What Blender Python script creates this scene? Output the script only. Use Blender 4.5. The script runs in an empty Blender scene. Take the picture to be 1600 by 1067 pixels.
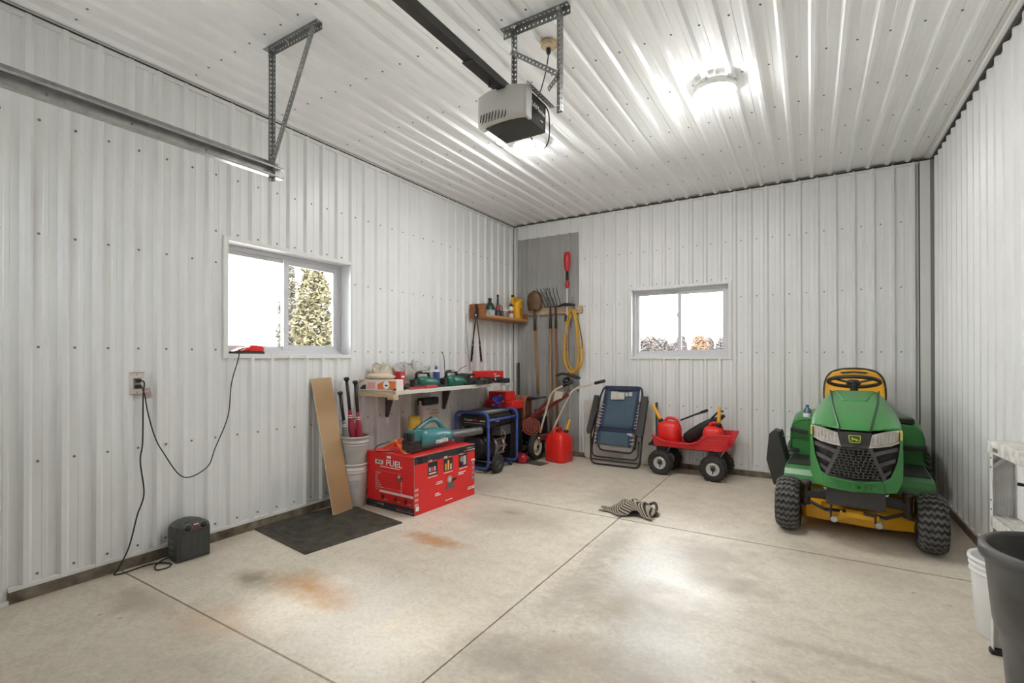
import bpy, math, random
from mathutils import Vector, Matrix
random.seed(7)
sc = bpy.context.scene
col = sc.collection
# ------------------------------------------------------------------ camera
cam_d = bpy.data.cameras.new('camera'); cam = bpy.data.objects.new('camera', cam_d); col.objects.link(cam)
cam_d.sensor_fit = 'HORIZONTAL'; cam_d.sensor_width = 36.0
cam_d.lens = 36.0 * 760.2 / 1600.0
cam_d.shift_y = 22.43 / 1600.0
cam_d.clip_start = 0.02; cam_d.clip_end = 600
cam.location = (0, 0, 1.27)
cam.rotation_euler = (math.radians(90.28), 0, math.radians(31.504))
sc.camera = cam
# ------------------------------------------------------------------ world, sun, exposure
SKY = 10.0; SUN = 1.5; LAMP = 68.0
w = bpy.data.worlds.new('overcast_sky'); sc.world = w; w.use_nodes = True
bg = w.node_tree.nodes['Background']; bg.inputs[0].default_value = (0.97, 0.985, 1.0, 1); bg.inputs[1].default_value = SKY
sd = bpy.data.lights.new('sun', 'SUN'); sun = bpy.data.objects.new('sun', sd); col.objects.link(sun)
sd.energy = SUN; sd.angle = math.radians(5); sd.color = (1.0, 0.96, 0.9)
sun.rotation_euler = (math.radians(90 - 38.1), 0, math.radians(-4))
vs = sc.view_settings
vs.view_transform = 'Standard'; vs.look = 'None'; vs.gamma = 1.0; vs.use_curve_mapping = False
vs.exposure = 0.94
try:
    sc.cycles.use_denoising = True; sc.cycles.max_bounces = 8; sc.cycles.diffuse_bounces = 5; sc.cycles.use_adaptive_sampling = True; sc.cycles.adaptive_threshold = 0.03
    sc.cycles.sample_clamp_indirect = 8.0
except Exception: pass

# ------------------------------------------------------------------ helpers
def V(*a): return Vector(a)
def empty(name, loc=(0, 0, 0), rz=0.0):
    o = bpy.data.objects.new(name, None); col.objects.link(o); o.empty_display_size = 0.05
    o.location = loc; o.rotation_euler = (0, 0, rz); return o
def tag(o, label=None, cat=None, group=None, kind=None):
    if label: o['label'] = label
    if cat: o['category'] = cat
    if group: o['group'] = group
    if kind: o['kind'] = kind
    return o
def thing(name, label, cat, loc=(0, 0, 0), rz=0.0, group=None):
    return tag(empty(name, loc, rz), label, cat, group)
MATS = {}
def mat(name, c, rough=0.5, metal=0.0, var=0.0, scale=8.0, bump=0.0, bscale=60.0, emit=0.0, spec=0.5, stretch=None, trans=0.0):
    """procedural principled material: colour with noise variation and fine relief"""
    if name in MATS: return MATS[name]
    m = bpy.data.materials.new(name); m.use_nodes = True; nt = m.node_tree; b = nt.nodes['Principled BSDF']
    c4 = (c[0], c[1], c[2], 1)
    b.inputs['Base Color'].default_value = c4; b.inputs['Roughness'].default_value = rough
    b.inputs['Metallic'].default_value = metal; b.inputs['Specular IOR Level'].default_value = spec
    if trans: b.inputs['Transmission Weight'].default_value = trans
    if emit:
        b.inputs['Emission Color'].default_value = c4; b.inputs['Emission Strength'].default_value = emit
    if var or bump:
        tc = nt.nodes.new('ShaderNodeTexCoord'); mp = nt.nodes.new('ShaderNodeMapping')
        nt.links.new(tc.outputs['Object'], mp.inputs['Vector'])
        if stretch: mp.inputs['Scale'].default_value = stretch
    if var:
        n = nt.nodes.new('ShaderNodeTexNoise'); n.inputs['Scale'].default_value = scale; n.inputs['Detail'].default_value = 5
        nt.links.new(mp.outputs[0], n.inputs['Vector'])
        r = nt.nodes.new('ShaderNodeValToRGB'); e = r.color_ramp.elements
        e[0].position = 0.3; e[1].position = 0.7
        e[0].color = tuple(max(0, x * (1 - var)) for x in c) + (1,); e[1].color = tuple(min(1, x * (1 + var)) for x in c) + (1,)
        nt.links.new(n.outputs['Fac'], r.inputs[0]); nt.links.new(r.outputs[0], b.inputs['Base Color'])
    if bump:
        n2 = nt.nodes.new('ShaderNodeTexNoise'); n2.inputs['Scale'].default_value = bscale; n2.inputs['Detail'].default_value = 4
        nt.links.new(mp.outputs[0], n2.inputs['Vector'])
        bp = nt.nodes.new('ShaderNodeBump'); bp.inputs['Strength'].default_value = bump; bp.inputs['Distance'].default_value = 0.004
        nt.links.new(n2.outputs['Fac'], bp.inputs['Height']); nt.links.new(bp.outputs[0], b.inputs['Normal'])
    MATS[name] = m; return m
def ortho(d):
    d = d.normalized(); a = V(0, 0, 1) if abs(d.z) < 0.9 else V(1, 0, 0)
    x = d.cross(a).normalized(); return x, d.cross(x).normalized(), d
class MB:
    """collects shapes, builds ONE mesh object"""
    def __init__(s): s.v = []; s.f = []; s.sm = []
    def add(s, vs, fs, smooth=False, M=None):
        o = len(s.v)
        s.v += [tuple(M @ Vector(p)) if M else tuple(p) for p in vs]
        s.f += [tuple(i + o for i in f) for f in fs]; s.sm += [smooth] * len(fs); return s
    def box(s, lo, hi, M=None):
        x0, y0, z0 = lo; x1, y1, z1 = hi
        return s.add([(x0,y0,z0),(x1,y0,z0),(x1,y1,z0),(x0,y1,z0),(x0,y0,z1),(x1,y0,z1),(x1,y1,z1),(x0,y1,z1)],
                     [(0,3,2,1),(4,5,6,7),(0,1,5,4),(1,2,6,5),(2,3,7,6),(3,0,4,7)], False, M)
    def cbox(s, c, d, M=None): return s.box([c[i]-d[i]/2 for i in range(3)], [c[i]+d[i]/2 for i in range(3)], M)
    def rbox(s, lo, hi, r=0.01, M=None, axis=2, n=3):
        """box whose edges along one axis are rounded, with small chamfers at both ends"""
        i, j = [(1,2),(0,2),(0,1)][axis]
        a0, a1, b0, b1 = lo[i], hi[i], lo[j], hi[j]
        r = min(r, (a1-a0)/2*.98, (b1-b0)/2*.98)
        def ring(k):
            pts = []
            for cx, cy, st in ((a1-r,b1-r,0),(a0+r,b1-r,1),(a0+r,b0+r,2),(a1-r,b0+r,3)):
                for q in range(n+1):
                    t = (st + q/n) * math.pi/2; pts.append((cx+(r-k)*math.cos(t), cy+(r-k)*math.sin(t)))
            return pts
        ch = min(r*.5, (hi[axis]-lo[axis])*.3)
        R = []
        for (k, h) in ((ch, lo[axis]), (0, lo[axis]+ch), (0, hi[axis]-ch), (ch, hi[axis])):
            rr = []
            for p in ring(k):
                q = [0,0,0]; q[i] = p[0]; q[j] = p[1]; q[axis] = h; rr.append(tuple(q))
            R.append(rr)
        return s.loft(R, True, True, M=M, smooth=False)
    def loft(s, rings, cap0=True, cap1=True, closed=True, M=None, smooth=True):
        n = len(rings[0]); vs = [p for r in rings for p in r]; fs = []
        for k in range(len(rings)-1):
            for q in range(n if closed else n-1):
                a, b = k*n+q, k*n+(q+1) % n; fs.append((a, b, b+n, a+n))
        o = len(s.v); s.add(vs, fs, smooth, M)
        if cap0: s.f.append(tuple(o+q for q in range(n-1, -1, -1))); s.sm.append(False)
        if cap1: s.f.append(tuple(o+(len(rings)-1)*n+q for q in range(n))); s.sm.append(False)
        return s
    def tube(s, pts, r, n=8, M=None, closed=False, smooth=True, cap=True):
        pts = [Vector(p) for p in pts]; k = len(pts)
        rr = r if isinstance(r, (list, tuple)) else [r]*k
        x = None; R = []
        for i in range(k):
            if closed: d = pts[(i+1) % k]-pts[i-1]
            else: d = pts[min(i+1,k-1)]-pts[max(i-1,0)]
            if d.length < 1e-9: d = V(0,0,1)
            d.normalize()
            if x is None: x = ortho(d)[0]
            else:
                x = x-d*x.dot(d); x = x.normalized() if x.length > 1e-6 else ortho(d)[0]
            y = d.cross(x)
            R.append([tuple(pts[i]+(x*math.cos(2*math.pi*q/n)+y*math.sin(2*math.pi*q/n))*rr[i]) for q in range(n)])
        if closed: R.append(R[0]); return s.loft(R, False, False, M=M, smooth=smooth)
        return s.loft(R, cap, cap, M=M, smooth=smooth)
    def bar(s, a, b, wx, wy, up=None, M=None):
        """rectangular bar from a to b; wy measured along 'up'"""
        a, b = Vector(a), Vector(b); d = (b-a).normalized()
        u = Vector(up) if up else (V(0,0,1) if abs(d.z) < .9 else V(0,1,0))
        x = d.cross(u).normalized(); u = x.cross(d).normalized()
        R = [[tuple(p+x*sx*wx/2+u*sy*wy/2) for sx, sy in ((-1,-1),(1,-1),(1,1),(-1,1))] for p in (a, b)]
        return s.loft(R, True, True, M=M, smooth=False)
    def lathe(s, prof, n=20, M=None, cap0=True, cap1=True, smooth=True, arc=None):
        """profile [(radius, z)] about z"""
        if arc: R = [[(r*math.cos(t), r*math.sin(t), z) for t in [arc[0]+(arc[1]-arc[0])*q/n for q in range(n+1)]] for r, z in prof]; return s.loft(R, False, False, False, M, smooth)
        R = [[(max(r,1e-5)*math.cos(2*math.pi*q/n), max(r,1e-5)*math.sin(2*math.pi*q/n), z) for q in range(n)] for r, z in prof]
        return s.loft(R, cap0, cap1, M=M, smooth=smooth)
    def prism(s, poly, h0, h1, M=None, axis=2):
        """2-D polygon extruded along axis (poly in the other two axes, cyclic order)"""
        def P(p, h): return {2:(p[0],p[1],h), 1:(p[0],h,p[1]), 0:(h,p[0],p[1])}[axis]
        return s.loft([[P(p,h0) for p in poly], [P(p,h1) for p in poly]], True, True, M=M, smooth=False)
    def build(s, name, m, parent=None, bevel=0.0, seg=2, sub=0, smooth=None, fix=True):
        me = bpy.data.meshes.new(name); me.from_pydata(s.v, [], s.f)
        me.polygons.foreach_set('use_smooth', [bool(x) if smooth is None else smooth for x in s.sm])
        if fix:
            import bmesh
            bm = bmesh.new(); bm.from_mesh(me); bmesh.ops.recalc_face_normals(bm, faces=bm.faces[:]); bm.to_mesh(me); bm.free()
        me.materials.append(m); me.update()
        o = bpy.data.objects.new(name, me); col.objects.link(o)
        if parent: o.parent = parent
        if bevel:
            b = o.modifiers.new('bevel', 'BEVEL'); b.width = bevel; b.segments = seg; b.limit_method = 'ANGLE'; b.angle_limit = math.radians(40)
        if sub:
            q = o.modifiers.new('sub', 'SUBSURF'); q.levels = sub; q.render_levels = sub
        return o
def copy_tree(o, parent=None):
    c = o.copy(); col.objects.link(c); c.parent = parent
    for ch in o.children: copy_tree(ch, c)
    return c
def spline(pts, n=8):
    """Catmull-Rom through pts"""
    P = [Vector(p) for p in pts]; P = [P[0]*2-P[1]]+P+[P[-1]*2-P[-2]]; out = []
    for i in range(1, len(P)-2):
        for q in range(n):
            t = q/n; a, b, c, d = P[i-1:i+3]
            out.append(0.5*((2*b)+(c-a)*t+(2*a-5*b+4*c-d)*t*t+(3*b-a-3*c+d)*t**3))
    out.append(P[-2]); return out
def fillet(pts, r, n=5, closed=False):
    """polyline with rounded corners"""
    P = [Vector(p) for p in pts]; out = []; k = len(P)
    for i in range(k):
        if not closed and i in (0, k-1): out.append(P[i]); continue
        a, b, c = P[i-1], P[i], P[(i+1) % k]
        d0 = min(r, (a-b).length*.49); d1 = min(r, (c-b).length*.49)
        s, e = b+(a-b).normalized()*d0, b+(c-b).normalized()*d1
        for q in range(n+1):
            t = q/n; out.append(s*(1-t)**2+b*2*t*(1-t)+e*t*t)
    return out
FONT = None
def text_mesh(txt, size, M, m, parent, name='lettering', depth=0.0006, bold=0.0, sx=1.0):
    cu = bpy.data.curves.new('t', 'FONT'); cu.body = txt; cu.size = size; cu.extrude = depth; cu.offset = bold
    cu.align_x = 'CENTER'; cu.align_y = 'CENTER'; cu.resolution_u = 3
    to = bpy.data.objects.new('t', cu); col.objects.link(to)
    dg = bpy.context.evaluated_depsgraph_get(); dg.update()
    me = bpy.data.meshes.new_from_object(to.evaluated_get(dg)); bpy.data.objects.remove(to)
    me.transform(M @ Matrix.Diagonal((sx, 1, 1, 1))); me.materials.clear(); me.materials.append(m)
    o = bpy.data.objects.new(name, me); col.objects.link(o); o.parent = parent; o['kind'] = 'stuff'; return o
def frame(origin, xdir, ydir):
    """matrix whose local x/y axes are xdir/ydir (z = x cross y)"""
    x = Vector(xdir).normalized(); y = Vector(ydir); y = (y-x*y.dot(x)).normalized(); z = x.cross(y)
    M = Matrix((x, y, z)).transposed().to_4x4(); M.translation = Vector(origin); return M
def T(x=0, y=0, z=0): return Matrix.Translation((x, y, z))
def RX(a): return Matrix.Rotation(math.radians(a), 4, 'X')
def RY(a): return Matrix.Rotation(math.radians(a), 4, 'Y')
def RZ(a): return Matrix.Rotation(math.radians(a), 4, 'Z')

# ------------------------------------------------------------------ shared materials
M_WALL = mat('white_painted_steel', (0.75, 0.757, 0.75), 0.38, 0, 0.025, 3.0, 0.03, 12)
M_CEIL = mat('white_ceiling_steel', (0.90, 0.905, 0.915), 0.36, 0, 0.02, 3.0, 0.03, 12)
M_GREYSHEET = mat('galvanised_grey_steel', (0.36, 0.36, 0.345), 0.4, 0.0, 0.06, 4.0)
M_TRIM = mat('white_trim_steel', (0.74, 0.735, 0.71), 0.35)
M_GAP = mat('gap_shade', (0.05, 0.05, 0.047), 0.8); M_GAPG = mat('corner_gap_shade', (0.22, 0.22, 0.21), 0.6)  # colours of solid strips that stand for the shade inside open gaps
M_SCREW = mat('zinc_screw', (0.22, 0.215, 0.2), 0.4, 0.6)
M_VINYL = mat('white_window_vinyl', (0.64, 0.64, 0.66), 0.4)
M_SILLWOOD = mat('weathered_sill_plank', (0.17, 0.14, 0.10), 0.85, 0, 0.5, 14, 0.3, 40)
M_BLACK = mat('black_plastic', (0.018, 0.018, 0.018), 0.45, 0, 0.1, 20, 0.05, 200)
M_BLACKM = mat('black_painted_steel', (0.022, 0.022, 0.022), 0.35)
M_RUBBER = mat('tyre_rubber', (0.035, 0.034, 0.032), 0.75, 0, 0.25, 30, 0.1, 200)
M_STEEL = mat('galvanised_steel', (0.42, 0.42, 0.41), 0.35, 0.75, 0.15, 25)
M_STEELD = mat('dull_galvanised_angle', (0.27, 0.275, 0.27), 0.4, 0.7, 0.2, 30)
M_CHROME = mat('bright_zinc', (0.65, 0.65, 0.63), 0.25, 0.9)
M_RED = mat('red_plastic', (0.75, 0.02, 0.015), 0.35, 0, 0.05, 10)
M_REDD = mat('dark_red_paint', (0.30, 0.03, 0.025), 0.45, 0, 0.3, 20)
M_YELLOW = mat('yellow_plastic', (0.85, 0.42, 0.02), 0.4)
M_WHITE = mat('white_plastic', (0.75, 0.75, 0.73), 0.4)
M_PRINTW = mat('white_print', (0.80, 0.78, 0.75), 0.5)
M_PRINTK = mat('black_print', (0.02, 0.02, 0.02), 0.5)
M_WOOD = mat('raw_pine', (0.52, 0.38, 0.24), 0.6, 0, 0.2, 6, 0.05, 60, stretch=(1, 8, 8))
M_CORD = mat('black_cord', (0.015, 0.015, 0.015), 0.5)
XL, XR, YB, YF, ZC = -3.517, 0.957, 5.80, -1.0, 3.106
PITCH = 0.1524
# ================================================================== structure
def floor_material():
    m = bpy.data.materials.new('stained_concrete'); m.use_nodes = True; nt = m.node_tree; b = nt.nodes['Principled BSDF']
    N = nt.nodes.new; Lk = nt.links.new
    tc = N('ShaderNodeTexCoord'); pos = tc.outputs['Object']
    def noise(scale, detail=6, rough=0.6, vec=None):
        n = N('ShaderNodeTexNoise'); n.inputs['Scale'].default_value = scale; n.inputs['Detail'].default_value = detail; n.inputs['Roughness'].default_value = rough
        Lk(vec or pos, n.inputs['Vector']); return n.outputs['Fac']
    def ramp(fac, p0, c0, p1, c1):
        r = N('ShaderNodeValToRGB'); e = r.color_ramp.elements; e[0].position = p0; e[1].position = p1; e[0].color = c0; e[1].color = c1; Lk(fac, r.inputs[0]); return r.outputs[0]
    def mix(fac, a, bb, mode='MIX'):
        x = N('ShaderNodeMix'); x.data_type = 'RGBA'; x.blend_type = mode
        if isinstance(fac, float): x.inputs[0].default_value = fac
        else: Lk(fac, x.inputs[0])
        for k, q in ((6, a), (7, bb)):
            if isinstance(q, tuple): x.inputs[k].default_value = q
            else: Lk(q, x.inputs[k])
        return x.outputs[2]
    def math_(op, a, bb):
        x = N('ShaderNodeMath'); x.operation = op
        for k, q in ((0, a), (1, bb)):
            if isinstance(q, float): x.inputs[k].default_value = q
            else: Lk(q, x.inputs[k])
        return x.outputs[0]
    K = (0, 0, 0, 1); W = (1, 1, 1, 1)
    c = ramp(noise(1.1, 7, .65), .3, (.64, .57, .465, 1), .72, (.80, .73, .62, 1))
    c = mix(math_('MULTIPLY', ramp(noise(9, 8, .7), .45, K, .75, W), .5), c, (.42, .36, .28, 1))
    def patch(x, y, rx, ry, edge=.5, scale=6, seed=0.0, rot=0.0):
        mp = N('ShaderNodeMapping'); mp.vector_type = 'TEXTURE'
        mp.inputs['Location'].default_value = (x, y, 0); mp.inputs['Rotation'].default_value = (0, 0, rot); mp.inputs['Scale'].default_value = (rx, ry, 1)
        Lk(pos, mp.inputs['Vector'])
        ln = N('ShaderNodeVectorMath'); ln.operation = 'LENGTH'; Lk(mp.outputs[0], ln.inputs[0])
        d = math_('ADD', ln.outputs['Value'], math_('MULTIPLY', math_('SUBTRACT', noise(scale, 6, .7), .5), 1.8))
        return ramp(d, edge, W, 1.0, K)
    rust = (.50, .27, .11, 1); brown = (.24, .175, .11, 1); pale = (.68, .66, .62, 1); dark = (.16, .145, .12, 1)
    for (x, y, rx, ry, col_, a, sc_) in PATCHES:
        c = mix(math_('MULTIPLY', patch(x, y, rx, ry, .25, sc_), a), c, {'r': rust, 'b': brown, 'p': pale, 'd': dark}[col_])
    # fine dark specks
    v = N('ShaderNodeTexVoronoi'); v.inputs['Scale'].default_value = 7.0; Lk(pos, v.inputs['Vector'])
    sp = math_('MULTIPLY', ramp(v.outputs['Distance'], .03, W, .09, K), ramp(noise(1.7), .5, K, .62, W))
    c = mix(math_('MULTIPLY', sp, .8), c, dark)
    c = mix(math_('MULTIPLY', ramp(noise(42, 8, .75), .42, K, .62, W), .32), c, (.34, .29, .22, 1))
    c = mix(math_('MULTIPLY', ramp(noise(3.2, 10, .8), .56, K, .68, W), .35), c, (.40, .34, .26, 1))
    Lk(c, b.inputs['Base Color'])
    rg = ramp(noise(1.6, 5, .6), .3, (.30, .30, .30, 1), .7, (.52, .52, .52, 1)); Lk(rg, b.inputs['Roughness'])
    bp = N('ShaderNodeBump'); bp.inputs['Strength'].default_value = .12; bp.inputs['Distance'].default_value = .003
    Lk(noise(45, 6, .7), bp.inputs['Height']); Lk(bp.outputs[0], b.inputs['Normal'])
    return m
PATCHES = [(-2.35, 1.72, .45, .16, 'r', .95, 5), (-2.75, 1.62, .18, .12, 'b', .75, 8), (-2.25, 2.62, .32, .11, 'r', .9, 8), (-2.5, 1.25, .35, .2, 'r', .35, 5),
           (-2.0, 3.3, .6, .35, 'b', .35, 4), (-2.1, 3.42, .12, .06, 'b', .6, 10), (-1.55, 4.35, .3, .4, 'b', .25, 5),
           (-.55, 3.35, .42, .30, 'b', .55, 4), (-.42, 3.0, .30, .22, 'b', .55, 5), (-.75, 2.5, .34, .4, 'b', .55, 4), (-.7, 1.9, .5, .3, 'b', .45, 4),
           (-.85, 2.95, .28, .5, 'p', .7, 5), (-.62, 2.2, .28, .35, 'p', .6, 5), (-1.75, 1.5, .6, .3, 'p', .5, 4), (-2.0, 1.85, .5, .3, 'p', .55, 4),  # the leading pale patches paint in the back window's reflection on the floor
           (-1.15, 3.2, .16, .55, 'd', .35, 14), (-1.1, 2.5, .18, .5, 'd', .35, 14), (-1.35, 4.1, .3, .3, 'd', .25, 12), (-1.1, 1.75, .3, .2, 'd', .4, 12),
           (-3.0, 1.15, .3, .15, 'b', .5, 7), (-2.9, 3.9, .5, .35, 'd', .15, 6), (.1, 2.2, .5, .05, 'b', .35, 14), (.15, 2.5, .5, .05, 'b', .3, 14), (.2, 3.6, .5, .3, 'b', .2, 5)]
M_FLOOR = floor_material()
fl = MB().box((-4.2, YF-.4, -.25), (1.6, 6.5, -.031)).build('floor', mat('joint_shadow', (.045, .038, .03), .9)); tag(fl, kind='structure')
JX, JY = -1.297, (1.265, 3.731)
xs = [(-3.9, JX-.004), (JX+.004, 1.3)]; ys = [(YF-.2, JY[0]-.005), (JY[0]+.005, JY[1]-.007), (JY[1]+.007, 6.1)]
for a in xs:
    for b_ in ys: MB().box((a[0], b_[0], -.03), (a[1], b_[1], 0)).build('concrete_slab', M_FLOOR, fl)

def panel_profile(s0, s1, start):
    """breakpoints (s, depth) of ribbed steel sheet between s0 and s1; depth>0 towards the room"""
    out = []; k = math.floor((s0-start)/PITCH)-1
    while start+k*PITCH < s1+PITCH:
        a = start+k*PITCH
        out += [(a, 0), (a+.016, .022), (a+.038, .022), (a+.054, 0), (a+.091, 0), (a+.095, .0025), (a+.113, .0025), (a+.117, 0)]; k += 1
    def dep(s):
        for p, q in zip(out, out[1:]):
            if p[0] <= s <= q[0]: return p[1]+(q[1]-p[1])*(s-p[0])/max(1e-9, q[0]-p[0])
        return 0
    return [(s0, dep(s0))]+[p for p in out if s0+1e-4 < p[0] < s1-1e-4]+[(s1, dep(s1))], dep
def panel_wall(name, parent, P, s0, s1, z0, z1, start, m, hole=None, sheet=6, lift=0.0):
    """ribbed sheets of six ribs each, P(s, depth, z) -> point; hole = (s0, s1, z0, z1)"""
    e = s0; edges = [s0]
    k = math.ceil((s0-start-.075)/(PITCH*sheet)+1e-6)
    while start+.075+k*PITCH*sheet < s1-.05: edges.append(start+.075+k*PITCH*sheet); k += 1
    edges.append(s1); obs = []
    for a, b in zip(edges, edges[1:]):
        cut = [a, b]
        if hole: cut += [q for q in hole[:2] if a < q < b]
        cut = sorted(cut); mb = MB()
        for c0, c1 in zip(cut, cut[1:]):
            prof, _ = panel_profile(c0, c1, start)
            zr = [(z0, z1)]
            if hole and c0 >= hole[0]-1e-6 and c1 <= hole[1]+1e-6: zr = [(z0, hole[2]), (hole[3], z1)]
            for za, zb in zr:
                mb.loft([[P(s, d+lift, za) for s, d in prof], [P(s, d+lift, zb) for s, d in prof]], False, False, closed=False, smooth=False)
        o = mb.build(name, m, parent, fix=False); obs.append(o)
    return obs
def screw_field(parent, P, ss, zs, hole=None):
    mb = MB()
    for s in ss:
        for z in zs:
            if hole and hole[0]-.03 < s < hole[1]+.03 and hole[2]-.03 < z < hole[3]+.03: continue
            c = Vector(P(s, 0, z)); n = (Vector(P(s, 1, z))-c).normalized(); x, y, _ = ortho(n)
            R = [[tuple(c+n*h+(x*math.cos(t)+y*math.sin(t))*r) for t in [q*math.pi/3 for q in range(6)]] for r, h in ((.0075, .0005), (.0075, .0025), (.0045, .0027), (.004, .0065))]
            mb.loft(R, False, True, smooth=False)
    o = mb.build('screw_head', M_SCREW, parent); tag(o, kind='stuff'); return o
WL = (1.883, 2.975, 1.295, 2.115)      # left window opening (y0,y1,z0,z1)
WB = (-1.862, -0.758, 1.285, 2.100)    # back window opening (x0,x1,z0,z1)
WF = (-2.70, -1.55, 1.80, 2.45)       # unseen glazed band added in the front to throw light on the floor
ZB = 0.068
def shell(name, boxes, m):
    mb = MB()
    for lo, hi in boxes: mb.box(lo, hi)
    return tag(mb.build(name, m), kind='structure')
M_SHELL = mat('wall_backing', (.5, .5, .48), .8)
def holed(axis, c0, c1, s0, s1, z0, z1, h):
    P = (lambda c, s, z: (c, s, z)) if axis == 0 else (lambda c, s, z: (s, c, z))
    B = []
    for a, b, za, zb in ((s0, h[0], z0, z1), (h[1], s1, z0, z1), (h[0], h[1], z0, h[2]), (h[0], h[1], h[3], z1)):
        p, q = P(c0, a, za), P(c1, b, zb); B.append((tuple(min(i, j) for i, j in zip(p, q)), tuple(max(i, j) for i, j in zip(p, q))))
    return B
wl = shell('wall_left', holed(0, -3.74, -3.540, YF-.2, 6.1, -.2, 3.4, WL), M_SHELL)
wb = shell('wall_back', holed(1, 5.822, 6.02, -3.74, 1.2, -.2, 3.4, WB), M_SHELL)
wr = shell('wall_right', [((.979, YF-.2, -.2), (1.2, 6.02, 3.4))], M_SHELL)
wf = shell('wall_front', holed(1, YF-.2, YF, -3.74, 1.2, -.2, 3.4, WF), M_WALL)
ce = shell('ceiling', [((-3.74, YF-.2, 3.128), (1.2, 6.02, 3.4))], M_SHELL)
PL = lambda s, d, z: (-3.536+d, s, z)
PB = lambda s, d, z: (s, 5.819-d, z)
PR = lambda s, d, z: (.976-d, s, z)
PC = lambda s, d, z: (s, z, 3.125-d)
SL = .898+.077; SB = .698-.056; SR = 3.628+.06; SC = -.437-.028
panel_wall('wall_panel', wl, PL, .785, YB+.01, ZB, 3.10, SL, M_WALL, WL)
panel_wall('wall_panel', wl, PL, YF, .785, .005, 3.10, SL, M_WALL)
panel_wall('wall_panel', wb, PB, XL-.01, .862, ZB, 3.10, SB, M_WALL, WB)
panel_wall('wall_panel', wr, PR, YF, YB+.01, ZB, 3.085, SR, M_WALL)
panel_wall('ceiling_panel', ce, PC, XL-.01, XR+.01, YF, YB+.01, SC, M_CEIL)
g = panel_wall('grey_panel', wb, PB, -3.46, -2.545, .03, 2.905, SB, M_GREYSHEET, lift=.004)
for o in g: o['label'] = 'bare grey ribbed steel sheet in the corner'
zr = [.118, .718, 1.330, 1.940, 2.553]
screw_field(wl, PL, [.898+PITCH*k for k in range(-6, 32) if .898+PITCH*k < YB-.05], zr, WL)
screw_field(wl, PL, [.898+PITCH*k for k in range(6, 14)], [WL[3]+.045], None)
screw_field(wb, PB, [.731-PITCH*k for k in range(0, 27)], zr, WB)
screw_field(wb, PB, [.731-PITCH*k for k in range(10, 18)], [WB[3]+.05], None)
screw_field(wr, PR, [3.628+PITCH*k for k in range(-20, 14)], zr)
screw_field(ce, PC, [-.37+PITCH*k for k in range(-20, 9)], [2.235+.6096*k for k in range(-4, 6)])
# sill planks under the sheets, bottom trims, corner trims
n_t = [0]
def trim(lo, hi, m=M_TRIM, bev=.002):
    n_t[0] += 1; o = MB().box(lo, hi).build('trim_%d' % n_t[0], m, bevel=bev); return tag(o, kind='structure')
tag(MB().box((-3.56, .785, 0), (-3.512, 5.83, .062)).build('baseboard_left', M_SILLWOOD, bevel=.003), kind='structure')
tag(MB().box((-3.512, 5.80, 0), (.97, 5.85, .062)).build('baseboard_back', M_SILLWOOD, bevel=.003), kind='structure')
tag(MB().box((.955, YF, 0), (.99, 5.80, .062)).build('baseboard_right', M_SILLWOOD, bevel=.003), kind='structure')
def jtrim(P, s0, s1, z0, z1, d0, d1, t=.0015):
    """thin lip along the edge of a sheet, d towards the room"""
    n_t[0] += 1; a, b = P(s0, d0, z0), P(s1, d1, z1)
    return tag(MB().box([min(x, y) for x, y in zip(a, b)], [max(x, y) for x, y in zip(a, b)]).build('trim_%d' % n_t[0], M_TRIM, bevel=.001, seg=1), kind='structure')
jtrim(PL, .785, 5.79, ZB-.006, ZB+.016, .0, .020)
jtrim(PL, YF, .785, 0, .022, .0, .024)
jtrim(PB, -2.54, .862, ZB-.006, ZB+.012, .0, .018)
jtrim(PR, YF, 5.79, ZB-.006, ZB+.014, .0, .020)
# ceiling edge: a flat angle below a dark shadow gap
jtrim(PL, YF, 5.79, 3.063, 3.090, .0, .018); jtrim(PL, YF, 5.79, 3.096, 3.106, .0, .026)
jtrim(PB, -3.51, .95, 3.072, 3.092, .0, .018)
def gap(lo, hi):
    n_t[0] += 1; return tag(MB().box(lo, hi).build('trim_%d' % n_t[0], M_GAP), kind='structure')  # solid dark strip, the shade of an open gap put in as colour
gap((-3.53, YF, 3.090), (-3.509, 5.80, 3.096)); gap((-3.51, 5.797, 3.092), (.955, 5.815, 3.108))
gap((.953, YF, 3.088), (.972, 5.80, 3.112))
# corner posts
trim((-3.519, 5.782, ZB), (-3.480, 5.812, 3.07)); gap((-3.531, 5.768, ZB), (-3.514, 5.784, 3.07))
trim((-3.531, 5.730, ZB), (-3.512, 5.766, 3.07))
trim((.866, 5.786, ZB), (.940, 5.813, 3.085)); trim((.940, 5.786, ZB), (.970, 5.800, 3.09), M_GAPG); gap((.860, 5.795, ZB), (.866, 5.813, 3.085))
trim((.88, 5.45, 3.088), (.957, 5.80, 3.108)) if False else None
n_t[0] += 1
tag(MB().prism([(.895, 3.119), (.962, 3.119), (.962, 3.096), (.955, 3.096), (.953, 3.108), (.895, 3.112)], YF, 5.80, axis=1).build('trim_%d' % n_t[0], M_TRIM), kind='structure')

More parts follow.
